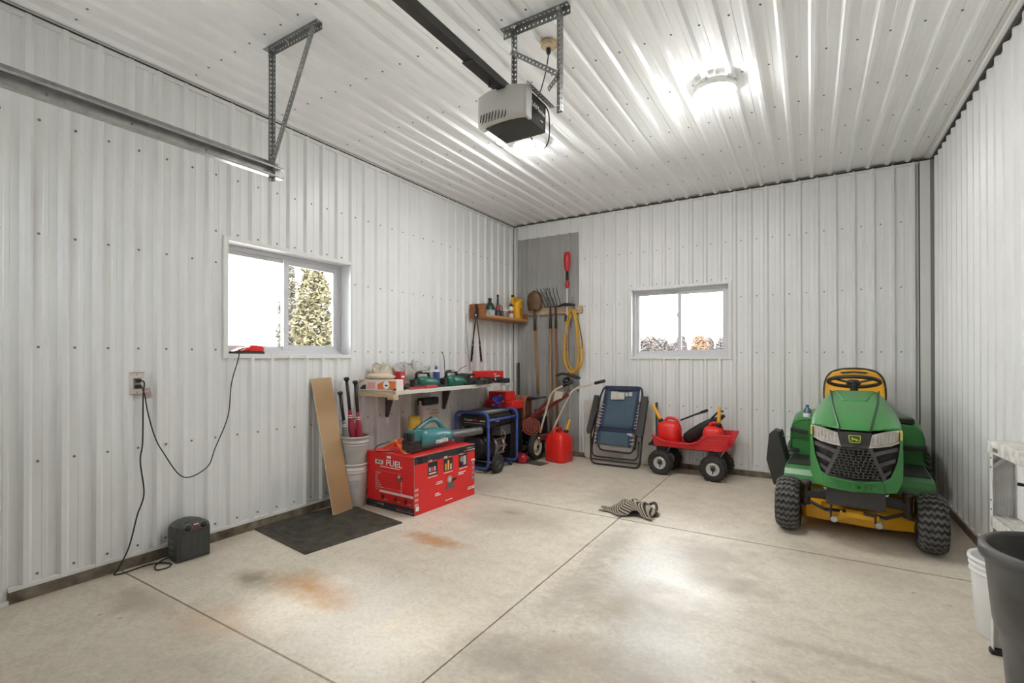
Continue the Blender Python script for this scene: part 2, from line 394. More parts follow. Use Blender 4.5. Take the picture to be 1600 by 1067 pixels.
# windows ---------------------------------------------------------------
def glass_mat():
    m = bpy.data.materials.new('window_glass'); m.use_nodes = True; nt = m.node_tree; nt.nodes.remove(nt.nodes['Principled BSDF'])
    t = nt.nodes.new('ShaderNodeBsdfTransparent'); gl = nt.nodes.new('ShaderNodeBsdfGlossy'); gl.inputs['Roughness'].default_value = .02
    t.inputs[0].default_value = (.97, .98, .98, 1)
    f = nt.nodes.new('ShaderNodeFresnel'); f.inputs[0].default_value = 1.45; mx = nt.nodes.new('ShaderNodeMixShader')
    nt.links.new(f.outputs[0], mx.inputs[0]); nt.links.new(t.outputs[0], mx.inputs[1]); nt.links.new(gl.outputs[0], mx.inputs[2])
    nt.links.new(mx.outputs[0], nt.nodes['Material Output'].inputs[0]); return m
M_GLASS = glass_mat()
def window(name, P, o, dep, active_right):
    """slider set 'dep' behind the sheet; P(s, d, z): d>0 towards the room; o = opening"""
    s0, s1, z0, z1 = o
    def bx(a0, a1, d0, d1, b0, b1, mb):
        p, q = P(a0, d0, b0), P(a1, d1, b1); mb.box([min(x, y) for x, y in zip(p, q)], [max(x, y) for x, y in zip(p, q)]); return mb
    def ring(a0, a1, b0, b1, wd, d0, d1, mb=None):
        mb = mb or MB(); wl_, wr_, wb_, wt_ = wd
        bx(a0, a0+wl_, d0, d1, b0, b1, mb); bx(a1-wr_, a1, d0, d1, b0, b1, mb)
        bx(a0+wl_, a1-wr_, d0, d1, b0, b0+wb_, mb); bx(a0+wl_, a1-wr_, d0, d1, b1-wt_, b1, mb); return mb
    root = tag(empty(name, P((s0+s1)/2, 0, z0)), kind='structure'); inv = Matrix.Translation(-Vector(root.location))
    def fin(mb, nm, m, parent=root, bev=.0015):
        mb.v = [tuple(Vector(v)-Vector(root.location)) for v in mb.v]; return mb.build(nm, m, parent, bevel=bev, seg=1)
    fin(ring(s0-.022, s1+.022, z0-.026, z1+.022, (.03, .03, .034, .03), -.002, .020), 'casing', M_TRIM)
    t = .006
    fin(ring(s0, s1, z0, z1, (t, t, t, t), -dep-.06, 0), 'reveal', M_VINYL)
    fr = ring(s0+t, s1-t, z0+t, z1-t, (.032, .032, .036, .032), -dep-.055, -dep); bx(s0+t, s1-t, -dep, -dep+.012, z0+t, z0+t+.022, fr)
    fin(fr, 'window_frame', M_VINYL)
    a0, a1, b0, b1 = s0+.038, s1-.038, z0+.042, z1-.038; mid = (a0+a1)/2
    near = (mid-.02, a1) if active_right else (a0, mid+.02); far = (a0, mid+.012) if active_right else (mid-.012, a1)
    for (q, d0, d1, wd) in ((near, -dep-.028, -dep-.006, .042), (far, -dep-.052, -dep-.030, .030)):
        sash = fin(ring(q[0], q[1], b0, b1, (wd, wd, wd, wd), d0, d1), 'sash', M_VINYL)
        p = MB(); bx(q[0]+wd-.003, q[1]-wd+.003, (d0+d1)/2-.002, (d0+d1)/2+.002, b0+wd-.003, b1-wd+.003, p); fin(p, 'pane', M_GLASS, sash, 0)
        k = MB(); g_ = .004; ring(q[0]+wd-g_, q[1]-wd+g_, b0+wd-g_, b1-wd+g_, (g_,)*4, d1-.006, d1-.001, k); fin(k, 'gasket', mat('grey_gasket', (.3, .3, .31), .6), sash, 0)
        if wd > .03:
            for zq in (b0+.22*(b1-b0), b0+.62*(b1-b0)):
                e = q[0]+.006 if active_right else q[1]-.006
                l = MB(); bx(e-.016, e+.010, d1, d1+.014, zq-.028, zq+.028, l); fin(l, 'latch', M_VINYL, sash, .003)
    return root
window('window_1', PL, WL, .115, True)
window('window_2', PB, WB, .085, True)
wd3 = tag(empty('window_3_added', ((WF[0]+WF[1])/2, YF, WF[2])), kind='structure')
mb = MB(); hw3, hz3 = (WF[1]-WF[0])/2, WF[3]-WF[2]
for a, b in ((-hw3, -hw3+.03), (-.015, .015), (hw3-.03, hw3)): mb.box((a, -.12, 0), (b, -.06, hz3))
mb.box((-hw3, -.12, 0), (hw3, -.06, .03)); mb.box((-hw3, -.12, hz3-.03), (hw3, -.06, hz3)); mb.build('window_frame', M_VINYL, wd3)
for a, b in ((-hw3+.03, -.015), (.015, hw3-.03)): MB().box((a, -.092, .03), (b, -.088, hz3-.03)).build('pane', M_GLASS, wd3)

# ceiling lights --------------------------------------------------------
M_LAMP = mat('lit_diffuser', (1.0, .985, .96), .5, emit=LAMP)
def ceiling_light(x, y, label):
    t = thing('ceiling_light', label, 'ceiling light', (x, y, 3.106), group='round ceiling lights')
    MB().lathe([(.10, .012), (.138, .010), (.142, -.028), (.140, -.036), (.126, -.036)], 32, cap0=False, cap1=False).build('base_ring', M_WHITE, t)
    MB().lathe([(.134, -.032), (.131, -.044), (.116, -.060), (.085, -.073), (.045, -.081), (.002, -.083)], 32, cap0=False).build('diffuser', M_LAMP, t)
    return t
ceiling_light(-.548, 3.53, 'lit round ceiling light in open view near the right wall')
ceiling_light(-2.035, 3.60, 'lit round ceiling light half hidden behind the door opener')

# outdoors --------------------------------------------------------------
def ground_outside():
    mb = MB().box((-220, -60, -.4), (160, 260, -.26)); o = mb.build('ground', mat('frosted_field', (.78, .77, .72), .9, 0, .25, .6)); tag(o, kind='structure')
ground_outside()
def foliage(n, fn, size, m, name, parent, seed):
    rnd = random.Random(seed); mb = MB()
    for i in range(n):
        p = Vector(fn(rnd)); a = Vector((rnd.gauss(0, 1), rnd.gauss(0, 1), rnd.gauss(0, .7))).normalized(); b = ortho(a)[0]; s = size*rnd.uniform(.6, 1.4)
        c = a.cross(b)*s*.25
        mb.add([p-a*s*.5, p+b*s*.33+c, p+a*s*.5, p-b*s*.33+c], [(0, 1, 2), (0, 2, 3)])
    return mb.build(name, m, parent, fix=False)
def conifer(loc, h, r, label, seed, m):
    t = thing('cedar_tree', label, 'tree', loc, group='cedar trees outside the left window')
    MB().lathe([(.16, 0), (.11, h*.5), (.02, h*.97)], 8).build('trunk', mat('bark', (.12, .09, .065), .9), t)
    def fn(rn):
        u = 1-math.sqrt(rn.random()); z = .15+u*(h-.2); rr = r*(1-u)**.75*(.86+.14*math.sin(z*5+rn.random()*.6)); q = rr*(rn.random()**.4); a = rn.random()*6.283
        return (q*math.cos(a), q*math.sin(a), z)
    foliage(5200, fn, .22, m, 'crown', t, seed); return t
M_CED1 = mat('cedar_foliage', (.085, .074, .036), .8, 0, .5, 3.0); M_CED2 = mat('cedar_foliage_dull', (.085, .078, .058), .8, 0, .4, 3.0)
conifer((-16.0, 11.75, -.26), 7.5, 1.15, 'tall olive cedar tree seen through the right pane of the left window', 1, M_CED1)
conifer((-21.6, 14.5, -.26), 7.6, .85, 'duller cedar tree partly behind the mullion of the left window', 2, M_CED2)
def bush(loc, r, h, label, seed, c, nm):
    t = thing('distant_tree', label, 'tree', loc, group='distant trees behind the back window')
    MB().lathe([(.12, 0), (.05, h*.7)], 6).build('trunk', MATS['bark'], t)
    def fn(rn):
        a = rn.random()*6.283; u = rn.random()**.45; ph = math.acos(rn.uniform(-.5, 1)); return (r*u*math.sin(ph)*math.cos(a), r*u*math.sin(ph)*math.sin(a), h*.55+h*.45*u*math.cos(ph))
    foliage(1300, fn, .5, mat(nm, c, .9, 0, .3, 1.0), 'crown', t, seed)
k = 0
for x, y, r, h, c, nm, lb in ((-26.7, 89, 1.8, 4.6, (.075, .064, .060), 'bare_twigs', 'leftmost bare grey tree far beyond the back window'), (-27.0, 97, 1.9, 5.0, (.065, .044, .038), 'bare_twigs_red', 'second bare reddish tree far beyond the back window'),
        (-22.8, 89, 1.8, 4.4, (.075, .064, .060), 'bare_twigs', 'third bare grey tree far beyond the back window'), (-21.9, 97, 1.9, 4.2, (.075, .064, .060), 'bare_twigs', 'bare grey tree behind the mullion of the back window'),
        (-19.4, 89, 1.1, 4.6, (.075, .064, .060), 'bare_twigs', 'small grey tree left of the orange tree'), (-16.4, 89, 1.5, 4.9, (.13, .075, .045), 'orange_leaves', 'orange autumn tree far beyond the back window'),
        (-16.2, 97, 1.0, 4.7, (.075, .064, .060), 'bare_twigs', 'bare tree right of the orange autumn tree'), (-13.9, 97, 1.2, 4.6, (.075, .064, .060), 'bare_twigs', 'rightmost bare tree far beyond the back window')):
    k += 1; bush((x, y, -.26), r, h*1.22, lb, 20+k, c, nm)
# ================================================================== overhead hardware
def perforated(a, b, wdir, w, cell=.026, hole=.0058, t=.0022, mb=None, rows=1):
    """punched steel strip from a to b, width w towards wdir, real holes"""
    mb = mb or MB(); a, b = Vector(a), Vector(b); d = b-a; n = max(1, round(d.length/cell)); u = d/n; wv = Vector(wdir).normalized()*w/rows
    nr = u.cross(wv).normalized()*t; vs = []; fs = []
    for k in range(n):
        for rw in range(rows):
            o = a+u*k+wv*rw; c = o+u*.5+wv*.5
            out = [o, o+u*.5, o+u, o+u+wv*.5, o+u+wv, o+u*.5+wv, o+wv, o+wv*.5]
            inn = []
            for p in out:
                q = (p-c).normalized(); inn.append(c+q*hole)
            i = len(vs); vs += out+inn+[p+nr for p in out]+[p+nr for p in inn]
            for q in range(8):
                r = (q+1) % 8
                fs += [(i+q, i+r, i+8+r, i+8+q), (i+16+q, i+24+q, i+24+r, i+16+r), (i+8+q, i+8+r, i+24+r, i+24+q), (i+q, i+16+q, i+16+r, i+r)]
    return mb.add(vs, fs)
def angle(name, a, b, w1, w2, w, m, parent, cell=.026):
    mb = perforated(a, b, w1, w, cell); perforated(a, b, w2, w, cell, mb=mb); return mb.build(name, m, parent, fix=False)
def bolt(p, n, r, h, m, parent, name='bolt'):
    M = frame(p, ortho(Vector(n))[0], ortho(Vector(n))[1])
    return MB().lathe([(r, 0), (r, h*.6), (r*.5, h*.62), (r*.5, h)], 6, M=M, smooth=False).build(name, m, parent)
# left door track and its hanger
tr = thing('garage_door_track', 'long galvanised horizontal door track hanging near the left wall', 'door track', (-2.70, 1.76, 2.335))
prof = [(-.014, 0), (.022, 0), (.026, .006), (.026, .012), (.023, .012), (.022, .004), (-.011, .003), (-.011, .062), (.022, .061), (.023, .053), (.026, .053), (.026, .060), (.022, .066), (-.014, .066)]
MB().prism(prof, -2.7, 0, axis=1).build('channel', M_STEEL, tr)
MB().prism([(-.018, .066), (-.014, .066), (-.014, .098), (-.018, .098)], -2.7, -.01, axis=1).build('stiffening_flange', M_STEELD, tr)
for y in (-.10, -.42, -.75, -1.05):
    MB().lathe([(.006, 0), (.006, .003), (.003, .005)], 10, M=T(-.011, y, .033) @ RY(90)).build('rivet', M_STEELD, tr)
th = thing('track_hanger', 'triangular punched-angle hanger bolted to the ceiling above the track end', 'hanger', (-2.70, 1.711, 3.10))
angle('ceiling_angle', (-.056, .0, -.002), (.437, 0, -.002), (0, -1, 0), (0, 0, -1), .036, M_STEELD, th)
angle('vertical_angle', (.0, -.006, -.006), (.0, -.006, -.792), (0, -1, 0), (1, 0, 0), .026, M_STEELD, th)
angle('diagonal_brace', (.404, -.012, -.01), (.018, -.012, -.70), (0, -1, 0), (-.872, 0, .49), .024, M_STEELD, th)
for x, z in ((.012, -.02), (.40, -.02), (.012, -.70), (.012, -.76), (.16, -.02)): bolt((x, -.012, z), (0, -1, 0), .009, .016, M_CHROME, th)
# opener ------------------------------------------------------------------
M_COVER = mat('light_grey_cover', (.50, .485, .46), .45)
M_HOUSING = mat('charcoal_housing', (.055, .054, .050), .75, 0, .15, 6, spec=.2)
op = thing('garage_door_opener', 'grey and charcoal garage door opener hanging under the ceiling', 'door opener', (-1.30, 2.04, 2.45))
MB().prism([(-.125, 0), (.12, 0), (.122, .148), (.10, .158), (-.11, .158), (-.128, .14)], .02, .225, axis=1).build('housing', M_HOUSING, op, bevel=.006)
# curved cover on the side towards the door: arched across and bulging
rings = []
for i in range(13):
    u = i/12; x = -.152+.284*u
    bulge = .030*math.sin(math.pi*u)**.6+.004
    top = .150+.032*math.sin(math.pi*min(1, u*.85+.12)); low = -.002+.012*math.sin(math.pi*u)
    rings.append([(x, .05, low), (x, -bulge*.55, low+.002), (x, -bulge, low+.03), (x, -bulge*1.05, .08), (x, -bulge*.8, top-.03), (x, -bulge*.2, top-.005), (x, .055, top)])
MB().loft(rings, True, True, closed=True).build('cover', M_COVER, op)
for i in range(9):
    x = -.118+.0185*i
    MB().bar((x-.004, -.0335+.0016*abs(i-4), .012), (x+.004, -.0365+.0016*abs(i-4), .046), .0035, .004, up=(0, 1, 0)).build('vent_slot', M_PRINTK, op)
for i in range(8):
    x = -.105+.0185*i
    MB().bar((x-.002, -.030, .004), (x+.001, -.031, .010), .0035, .004, up=(0, 1, 0)).build('vent_slot', M_PRINTK, op)
MB().lathe([(.016, 0), (.016, .004)], 14, M=frame((.095, .006, .148), (1, 0, 0), (0, .5, .8))).build('hole_cap', M_PRINTK, op)
text_mesh('LiftMaster', .036, frame((.1232, .142, .088), (0, 1, -.06), (.02, 0, 1)), M_PRINTW, op, depth=.0004)
MB().box((.121, .165, .040), (.1225, .19, .044)).build('small_print', M_PRINTW, op)
MB().box((-.022, -3.0, .150), (.022, .02, .156)).build('rail', mat('dark_rail', (.05, .05, .047), .4, .5), op)
rl = MB(); rl.box((-.022, -3.0, .156), (-.018, .02, .190)); rl.box((.018, -3.0, .156), (.022, .02, .190)); rl.build('rail_side', MATS['dark_rail'], op)
ch = MB()
for k in range(110):
    y = -.02-k*.0245; ch.cbox((.004, y, .196), (.010, .016, .008))
ch.build('chain', M_STEELD, op)['kind'] = 'stuff'
MB().box((-.03, -.30, .142), (.03, -.05, .150)).build('trolley_plate', M_BLACKM, op, bevel=.002)
MB().tube([(0, -.12, .142), (0, -.12, .12), (0, -.128, .112)], .004).build('release_pin', M_BLACKM, op)
angle('side_angle', (.124, .02, .152), (.124, .272, .152), (1, 0, 0), (0, 0, 1), .026, M_STEELD, op)
angle('side_angle', (-.13, .03, .152), (-.13, .272, .152), (-1, 0, 0), (0, 0, 1), .026, M_STEELD, op)
MB().tube(fillet([(.118, .215, .145), (.135, .235, .11), (.135, .24, -.03), (.11, .235, -.075), (.06, .235, -.07), (.03, .226, .002)], .05, 6), .0035, 7).build('power_lead', M_CORD, op)
MB().tube(spline([(-.09, .12, .001), (-.125, .11, -.03), (-.10, .12, -.06), (-.05, .15, -.058)]), .0014, 5).build('sensor_wire', M_CORD, op)
oh = thing('opener_hanger', 'punched steel frame holding the door opener from the ceiling', 'hanger', (-1.26, 2.30, 3.10))
angle('ceiling_angle', (-.205, 0, -.003), (.205, 0, -.003), (0, -1, 0), (0, 0, -1), .040, M_STEELD, oh)
angle('vertical_angle', (-.135, -.004, -.01), (-.135, -.004, -.49), (0, -1, 0), (1, 0, 0), .022, M_STEELD, oh)
angle('vertical_angle', (.165, -.004, -.01), (.165, -.004, -.545), (0, -1, 0), (-1, 0, 0), .036, M_STEELD, oh)
perforated((-.13, -.03, -.135), (.15, -.03, -.34), (-.59, 0, -.8), .028).build('diagonal_brace', M_STEELD, oh, fix=False)
perforated((.150, -.01, -.36), (.128, -.09, -.47), (0, -.8, .6), .022).build('short_brace', M_STEELD, oh, fix=False)
for x, z in ((-.12, -.02), (.15, -.02), (.15, -.34), (-.12, -.14), (.15, -.53)): bolt((x, -.03, z), (0, -1, 0), .009, .016, M_CHROME, oh)
cb = thing('ceiling_outlet', 'ceiling socket set in a ragged yellowed hole behind the opener', 'socket', (-1.308, 2.545, 3.118))
M_FOAM = mat('yellowed_foam', (.62, .48, .28), .8, 0, .3, 30, .4, 60)
MB().lathe([(.055, .0), (.060, -.008), (.045, -.016), (.02, -.017)], 9, smooth=False).build('foam_ring', M_FOAM, cb)
MB().rbox((-.022, -.034, -.026), (.022, .034, -.014), .004).build('socket', mat('beige_socket', (.62, .52, .36), .5), cb)
MB().lathe([(.013, -.026), (.014, -.05), (.006, -.064)], 10).build('plug', M_CORD, cb)
MB().tube(spline([(0, 0, -.06), (.002, -.03, -.16), (.01, -.10, -.30), (.03, -.19, -.42), (.085, -.245, -.50)]), .0035, 7).build('cord', M_CORD, cb)

# ================================================================== left wall: socket, cords, charger, heater
wo = thing('wall_outlet', 'double wall socket on a rusty plate with two black plugs', 'socket', (-3.512, 1.338, 1.116))
MB().box((-.012, -.040, -.066), (.003, .040, .066)).build('cover_plate', mat('rust_tinged_plate', (.66, .60, .55), .45, .1, .12, 20), wo, bevel=.002)
MB().rbox((.003, -.018, -.034), (.008, .018, .034), .004, axis=0).build('receptacle', mat('receptacle_grey', (.28, .28, .26), .5), wo)
for z in (.018, -.018): MB().rbox((.008, -.014, z-.011), (.030, .015, z+.011), .005, axis=0).build('plug', M_CORD, wo)
for z in (.054, -.054): MB().lathe([(.004, 0), (.003, .002)], 8, M=T(.003, 0, z) @ RY(90)).build('screw', M_SCREW, wo)
MB().box((-.012, -.036, .066), (.005, .042, .0675)).build('slot_edge', mat('rust', (.22, .10, .06), .8), wo)
MB().box((-.012, -.036, -.0675), (.005, .020, -.066)).build('slot_edge', MATS['rust'], wo)
tg = MB().box((-.001, -.018, -.032), (.001, .018, .032), T(.028, .048, -.062) @ RX(12)).build('cord_tag', mat('pink_grey_tag', (.42, .32, .30), .6, 0, .3, 60), wo)
hc = tag(MB().tube(spline([(-3.482, 1.352, 1.134), (-3.480, 1.366, 1.115), (-3.486, 1.362, 1.03), (-3.49, 1.362, .76), (-3.49, 1.35, .64), (-3.49, 1.37, .44), (-3.488, 1.334, .314), (-3.48, 1.29, .14), (-3.475, 1.235, .03), (-3.470, 1.215, .0055),
     (-3.45, 1.26, .0055), (-3.46, 1.35, .0055), (-3.44, 1.425, .0055), (-3.36, 1.46, .0055), (-3.312, 1.425, .0055), (-3.335, 1.375, .0055), (-3.41, 1.40, .0055), (-3.455, 1.455, .008), (-3.458, 1.495, .013)], 7), .0042, 7).build('heater_cord', M_CORD), 'black power cord hanging from the socket and looping to the heater', 'cord')
cc = tag(MB().tube(spline([(-3.482, 1.352, 1.098), (-3.482, 1.368, 1.045), (-3.49, 1.389, .932), (-3.49, 1.424, .789), (-3.49, 1.47, .681), (-3.49, 1.589, .495), (-3.49, 1.735, .53), (-3.49, 1.788, .651), (-3.49, 1.874, .863), (-3.488, 1.896, 1.087), (-3.486, 1.942, 1.26), (-3.488, 1.952, 1.322), (-3.513, 1.957, 1.335)], 7), .0036, 7).build('charger_cord', M_CORD), 'thin black cord drooping from the socket up to the windowsill charger', 'cord')
cg = thing('battery_charger', 'red and black battery charger on the left windowsill', 'charger', (-3.545, 2.045, 1.3025), math.radians(2))
MB().rbox((-.045, -.118, 0), (.03, .118, .018), .008).build('base', M_BLACK, cg)
MB().prism([(-.005, .018), (.112, .018), (.114, .045), (.10, .062), (.02, .066), (-.005, .05)], -.042, .026, axis=0).build('housing', M_RED, cg, bevel=.006)
MB().prism([(-.112, .018), (-.012, .018), (-.012, .048), (-.05, .044)], -.040, .024, axis=0).build('battery_dock', mat('charger_red_dark', (.55, .03, .025), .4), cg, bevel=.004)
for y in (-.075, -.045): MB().bar((.0245, y-.02, .022), (.0245, y+.018, .042), .002, .006, up=(0, -.6, .8)).build('stripe', M_PRINTW, cg)
# fan heater
M_HEAT = mat('charcoal_heater', (.062, .064, .057), .5, 0, .12, 15)
ht = thing('fan_heater', 'small charcoal fan heater standing by the left wall', 'heater', (-3.40, 1.582, 0), math.radians(-2))
def heater_outline(k):
    w = .098-k; h = .246-k; P = [(-w, k), (w, k), (w, .16)]
    for q in range(9):
        t = q/8*math.pi; P.append((w*math.cos(t)**1 if True else 0, h-.055+.055*math.sin(t)**.8*(1)))
    P.append((-w, .16)); return P
MB().loft([[(x, y, z) for y, z in heater_outline(k)] for x, k in ((-.085, .022), (-.075, .008), (-.02, .002), (.055, 0), (.072, .004), (.078, .014))], True, True, smooth=False).build('body', M_HEAT, ht, bevel=.004)
gr = MB()
for k in range(20):
    z = .022+k*.0078; gr.bar((.080, -.078, z), (.080, .082, z+.0015), .003, .0032)
for y in (-.04, 0, .04): gr.bar((.079, y, .02), (.079, y, .175), .002, .003)
g_ = gr.build('grille', mat('grille_grey', (.10, .105, .095), .4), ht); g_['kind'] = 'stuff'
MB().box((.0775, -.082, .016), (.079, .086, .176)).build('grille_recess', M_PRINTK, ht)
for y, z in ((-.038, .206), (.052, .208)):
    k_ = MB().lathe([(.022, 0), (.022, .004), (.017, .006), (.015, .018), (.0, .019)], 16, M=T(.0785, y, z) @ RY(90)).build('knob', M_BLACK, ht)
    MB().lathe([(.0245, 0), (.0245, .002)], 18, M=T(.0785, y, z) @ RY(90)).build('dial_ring', mat('dial_grey', (.45, .45, .43), .5), k_)
MB().box((.077, -.008, .184), (.0785, .026, .214)).build('badge', mat('maroon_badge', (.16, .05, .05), .5), ht)
MB().box((.077, -.006, .216), (.0785, .024, .224)).build('printed_label', M_PRINTW, ht)
for z in (.05, .09, .13): MB().rbox((-.03, -.101, z-.012), (.03, -.097, z+.010), .006, axis=1).build('side_vent', mat('side_vent_pale', (.14, .145, .13), .5), ht)

# ================================================================== mat, board, buckets, bats, carton
mt = thing('rubber_mat', 'dark open-grid rubber mat lying in front of the leaning board', 'mat', (-2.783, 1.986, 0), math.radians(-7.6))
mb = MB(); W_, D_ = .765, .775
for k in range(45): x = -W_+W_*(k+.5)/45; mb.box((x-.0032, .012, .002), (x+.0032, D_-.012, .009))
for k in range(40): y = D_*(k+.5)/40; mb.box((-W_+.012, y-.0045, .002), (-.012, y+.0045, .010))
M_MAT = mat('mat_rubber', (.075, .066, .052), .8, 0, .4, 12)
mb.build('mat_grid', M_MAT, mt)['kind'] = 'stuff'
mb = MB(); mb.box((-W_, 0, 0), (0, .013, .011)); mb.box((-W_, D_-.013, 0), (0, D_, .011)); mb.box((-W_, 0, 0), (-W_+.013, D_, .011)); mb.box((-.013, 0, 0), (0, D_, .011)); mb.build('mat_border', M_MAT, mt)
MB().box((-W_+.01, .01, 0), (-.01, D_-.01, .002)).build('mat_backing', mat('dust_under_mat', (.22, .195, .16), .9, 0, .3, 20), mt)
bd = thing('leaning_board', 'narrow brown hardboard plank leaning against the left wall', 'board', (-3.27, 2.683, .0135))
Mb = frame((0, 0, 0), (0, 1, .03), (-.235, -.035, 1.09))
MB().box((-.096, 0, -.004), (.096, 1.115, .004), Mb).build('plank', mat('hardboard_brown', (.40, .255, .13), .38, 0, .07, 3), bd, bevel=.0008, seg=1)
MB().box((-.0985, -.0005, -.0045), (-.096, 1.116, .0045), Mb).build('plank_edge', mat('pale_board_edge', (.6, .5, .38), .7), bd)
MB().box((-.096, -.0025, -.0045), (.097, 0, .0045), Mb).build('plank_edge', MATS['pale_board_edge'], bd)
M_PAIL = mat('dirty_white_pail', (.62, .60, .56), .5, 0, .12, 8)
def pail(name, label, loc, h, r0, r1, m, group=None, bail=True, rings=(.86, .80), tilt=0):
    t = thing(name, label, 'bucket', loc, group=group)
    t.rotation_euler = (0, math.radians(tilt), 0)
    pr = [(r0*.96, 0), (r0, .006)]; inn = []
    for u in (rings[1]-.02,): pr.append((r0+(r1-r0)*u, h*u))
    for u in rings[::-1]:
        r = r0+(r1-r0)*u; pr += [(r, h*(u-.012)), (r+.007, h*(u-.010)), (r+.007, h*(u+.010)), (r, h*(u+.012))]
    pr += [(r1, h*.955), (r1+.008, h*.957), (r1+.008, h), (r1-.003, h), (r1-.004, h*.95), (r0-.004, .012), (.001, .010)]
    MB().lathe(pr, 36, cap1=False).build('shell', m, t); return t
p1 = pail('bucket', 'dirty white bucket at the bottom of the stack beside the red saw carton', (-3.38, 2.885, 0), .37, .105, .119, M_PAIL)
MB().lathe([(.1148, .225), (.1172, .285)], 10, arc=(math.radians(-95), math.radians(-68)), cap0=False, cap1=False).build('red_label', mat('label_red', (.55, .04, .04), .5), p1)
MB().lathe([(.1125, .165), (.1155, .235)], 14, arc=(math.radians(-66), math.radians(-20)), cap0=False, cap1=False).build('wrapper', mat('label_grey', (.42, .42, .42), .5), p1)
MB().lathe([(.122, .300), (.124, .318)], 36, cap0=False, cap1=False).build('lid_ring', M_PAIL, p1)
p2 = pail('bucket', 'grey worn bucket nested on top, holding three bats', (-3.38, 2.885, .235), .37, .101, .117, mat('grey_worn_pail', (.46, .45, .42), .55, 0, .2, 6), tilt=2)
def bat(name, label, foot, top, cols):
    a, b = Vector(foot), Vector(top); L_ = (b-a).length; t = thing(name, label, 'bat', tuple(a), group='bats in the grey bucket')
    x, y, d = ortho(b-a); M = Matrix((x, y, d)).transposed().to_4x4()
    MB().lathe([(.004, 0), (.026, .006), (.033, .03), (.033, L_*.38), (.027, L_*.52), (.016, L_*.64), (.013, L_*.68)], 16, M=M).build('barrel', cols[0], t)
    MB().lathe([(.0145, L_*.66), (.014, L_*.96)], 14, M=M).build('grip', cols[1], t)
    MB().lathe([(.014, L_*.955), (.024, L_*.975), (.024, L_*.992), (.012, L_)], 14, M=M).build('knob', cols[1], t)
    for u in (.585, .605):
        r = .0275-(u-.52)*.0917; MB().lathe([(r+.0012, L_*u), (r+.0005, L_*(u+.008))], 14, M=M, cap0=False, cap1=False).build('stripe', M_PRINTW, t)
M_BATR = mat('bat_red', (.28, .012, .03), .3); M_BATB = mat('bat_black', (.02, .02, .02), .35); M_BATG = mat('bat_grey', (.16, .155, .15), .35)
bat('baseball_bat', 'shortest bat with a dark grey barrel, leaning left in the bucket', (-3.37, 2.85, .252), (-3.455, 2.80, .985), (M_BATG, M_BATB))
bat('baseball_bat', 'tallest red bat in the middle of the bucket', (-3.36, 2.90, .252), (-3.46, 2.872, 1.105), (M_BATR, M_BATB))
bat('baseball_bat', 'red and black bat standing nearest the bench in the bucket', (-3.325, 2.935, .252), (-3.41, 2.925, 1.075), (M_BATR, M_BATB))
# red saw carton
M_CART = mat('carton_red', (.72, .018, .018), .4, 0, .05, 3); M_CARTK = mat('carton_black', (.022, .022, .024), .45)
bx = thing('saw_carton', 'large red printed cardboard carton on the floor under the bench', 'box', (-2.708, 2.922, 0), math.radians(-2.5))
LX, LY, LZ = .575, .775, .472
MB().box((-LX, 0, 0), (0, LY, LZ)).build('carton', M_CART, bx, bevel=.004)
FW = frame((-LX/2, -.0012, LZ/2), (1, 0, 0), (0, 0, 1))        # end face towards the camera's left
FR_ = frame((.0012, LY/2, LZ/2), (0, 1, 0), (0, 0, 1))          # long side
FT = frame((-LX/2, LY/2, LZ+.0012), (1, 0, 0), (0, 1, 0))
def pr(M, x0, y0, x1, y1, m, nm='printed_panel', t=.0006): return MB().box((x0, y0, -t), (x1, y1, t), M).build(nm, m, bx)
hw, hl, hz = LX/2, LY/2, LZ/2
pr(FW, -hw, -hz+.002, hw, -hz+.062, M_CARTK); pr(FR_, -hl, hz-.062, hl, hz-.002, M_CARTK)
pr(FT, hw-.012, -hl, hw, hl, mat('print_grey', (.35, .33, .32), .5)); pr(FW, hw-.004, -hz, hw, hz, MATS['print_grey'])
text_mesh('FUEL', .072, FW @ T(.05, .155, .001), M_PRINTW, bx, bold=.0012, sx=1.25)
pr(FW, -.178, .137, -.082, .173, M_PRINTW); text_mesh('M18', .036, FW @ T(-.130, .155, .0012), mat('print_dark', (.12, .03, .03), .5), bx, bold=.001)
pr(FW, -.035, .196, .012, .216, M_PRINTW); pr(FW, -.12, .116, .12, .122, M_PRINTW)
for k in range(9): pr(FW, -.178, .062-.0175*k, -.178+(.07, .04, .03, .035, .05, .06, .075, .10, .03)[k], .068-.0175*k, mat('print_pink', (.75, .35, .33), .5), 'text_line')
for k in range(9): pr(FW, .13, .018-.0135*k, .147, .024-.0135*k, MATS['print_pink'], 'text_line')
pr(FW, -.17, -.058, .14, -.056, MATS['print_pink'], 'text_line'); pr(FW, -.17, .083, .14, .0845, MATS['print_pink'], 'text_line')
pr(FW, -.125, -.098, .275, -.078, mat('print_pale', (.78, .62, .58), .5))
for x0, x1 in ((-.12, .03), (.035, .15), (.155, .275)):
    pr(FW, x0, -.17, x1, -.103, mat('carton_red_dark', (.55, .014, .014), .45)); pr(FW, x0+.05, -.155, x0+.095, -.148, M_PRINTW, 'text_line')
    pr(FW, x0+.018, -.150, x0+.05, -.118, M_CARTK, 'printed_picture')
pr(FW, -.272, -.204, -.07, -.188, M_PRINTW, 'text_line'); pr(FW, -.272, -.226, -.16, -.214, M_PRINTW, 'text_line')
pr(FW, .08, -.206, .15, -.196, mat('print_redbright', (.8, .05, .05), .5), 'text_line'); pr(FW, .08, -.222, .27, -.212, M_PRINTW, 'text_line'); pr(FW, .155, -.206, .25, -.197, M_PRINTW, 'text_line')
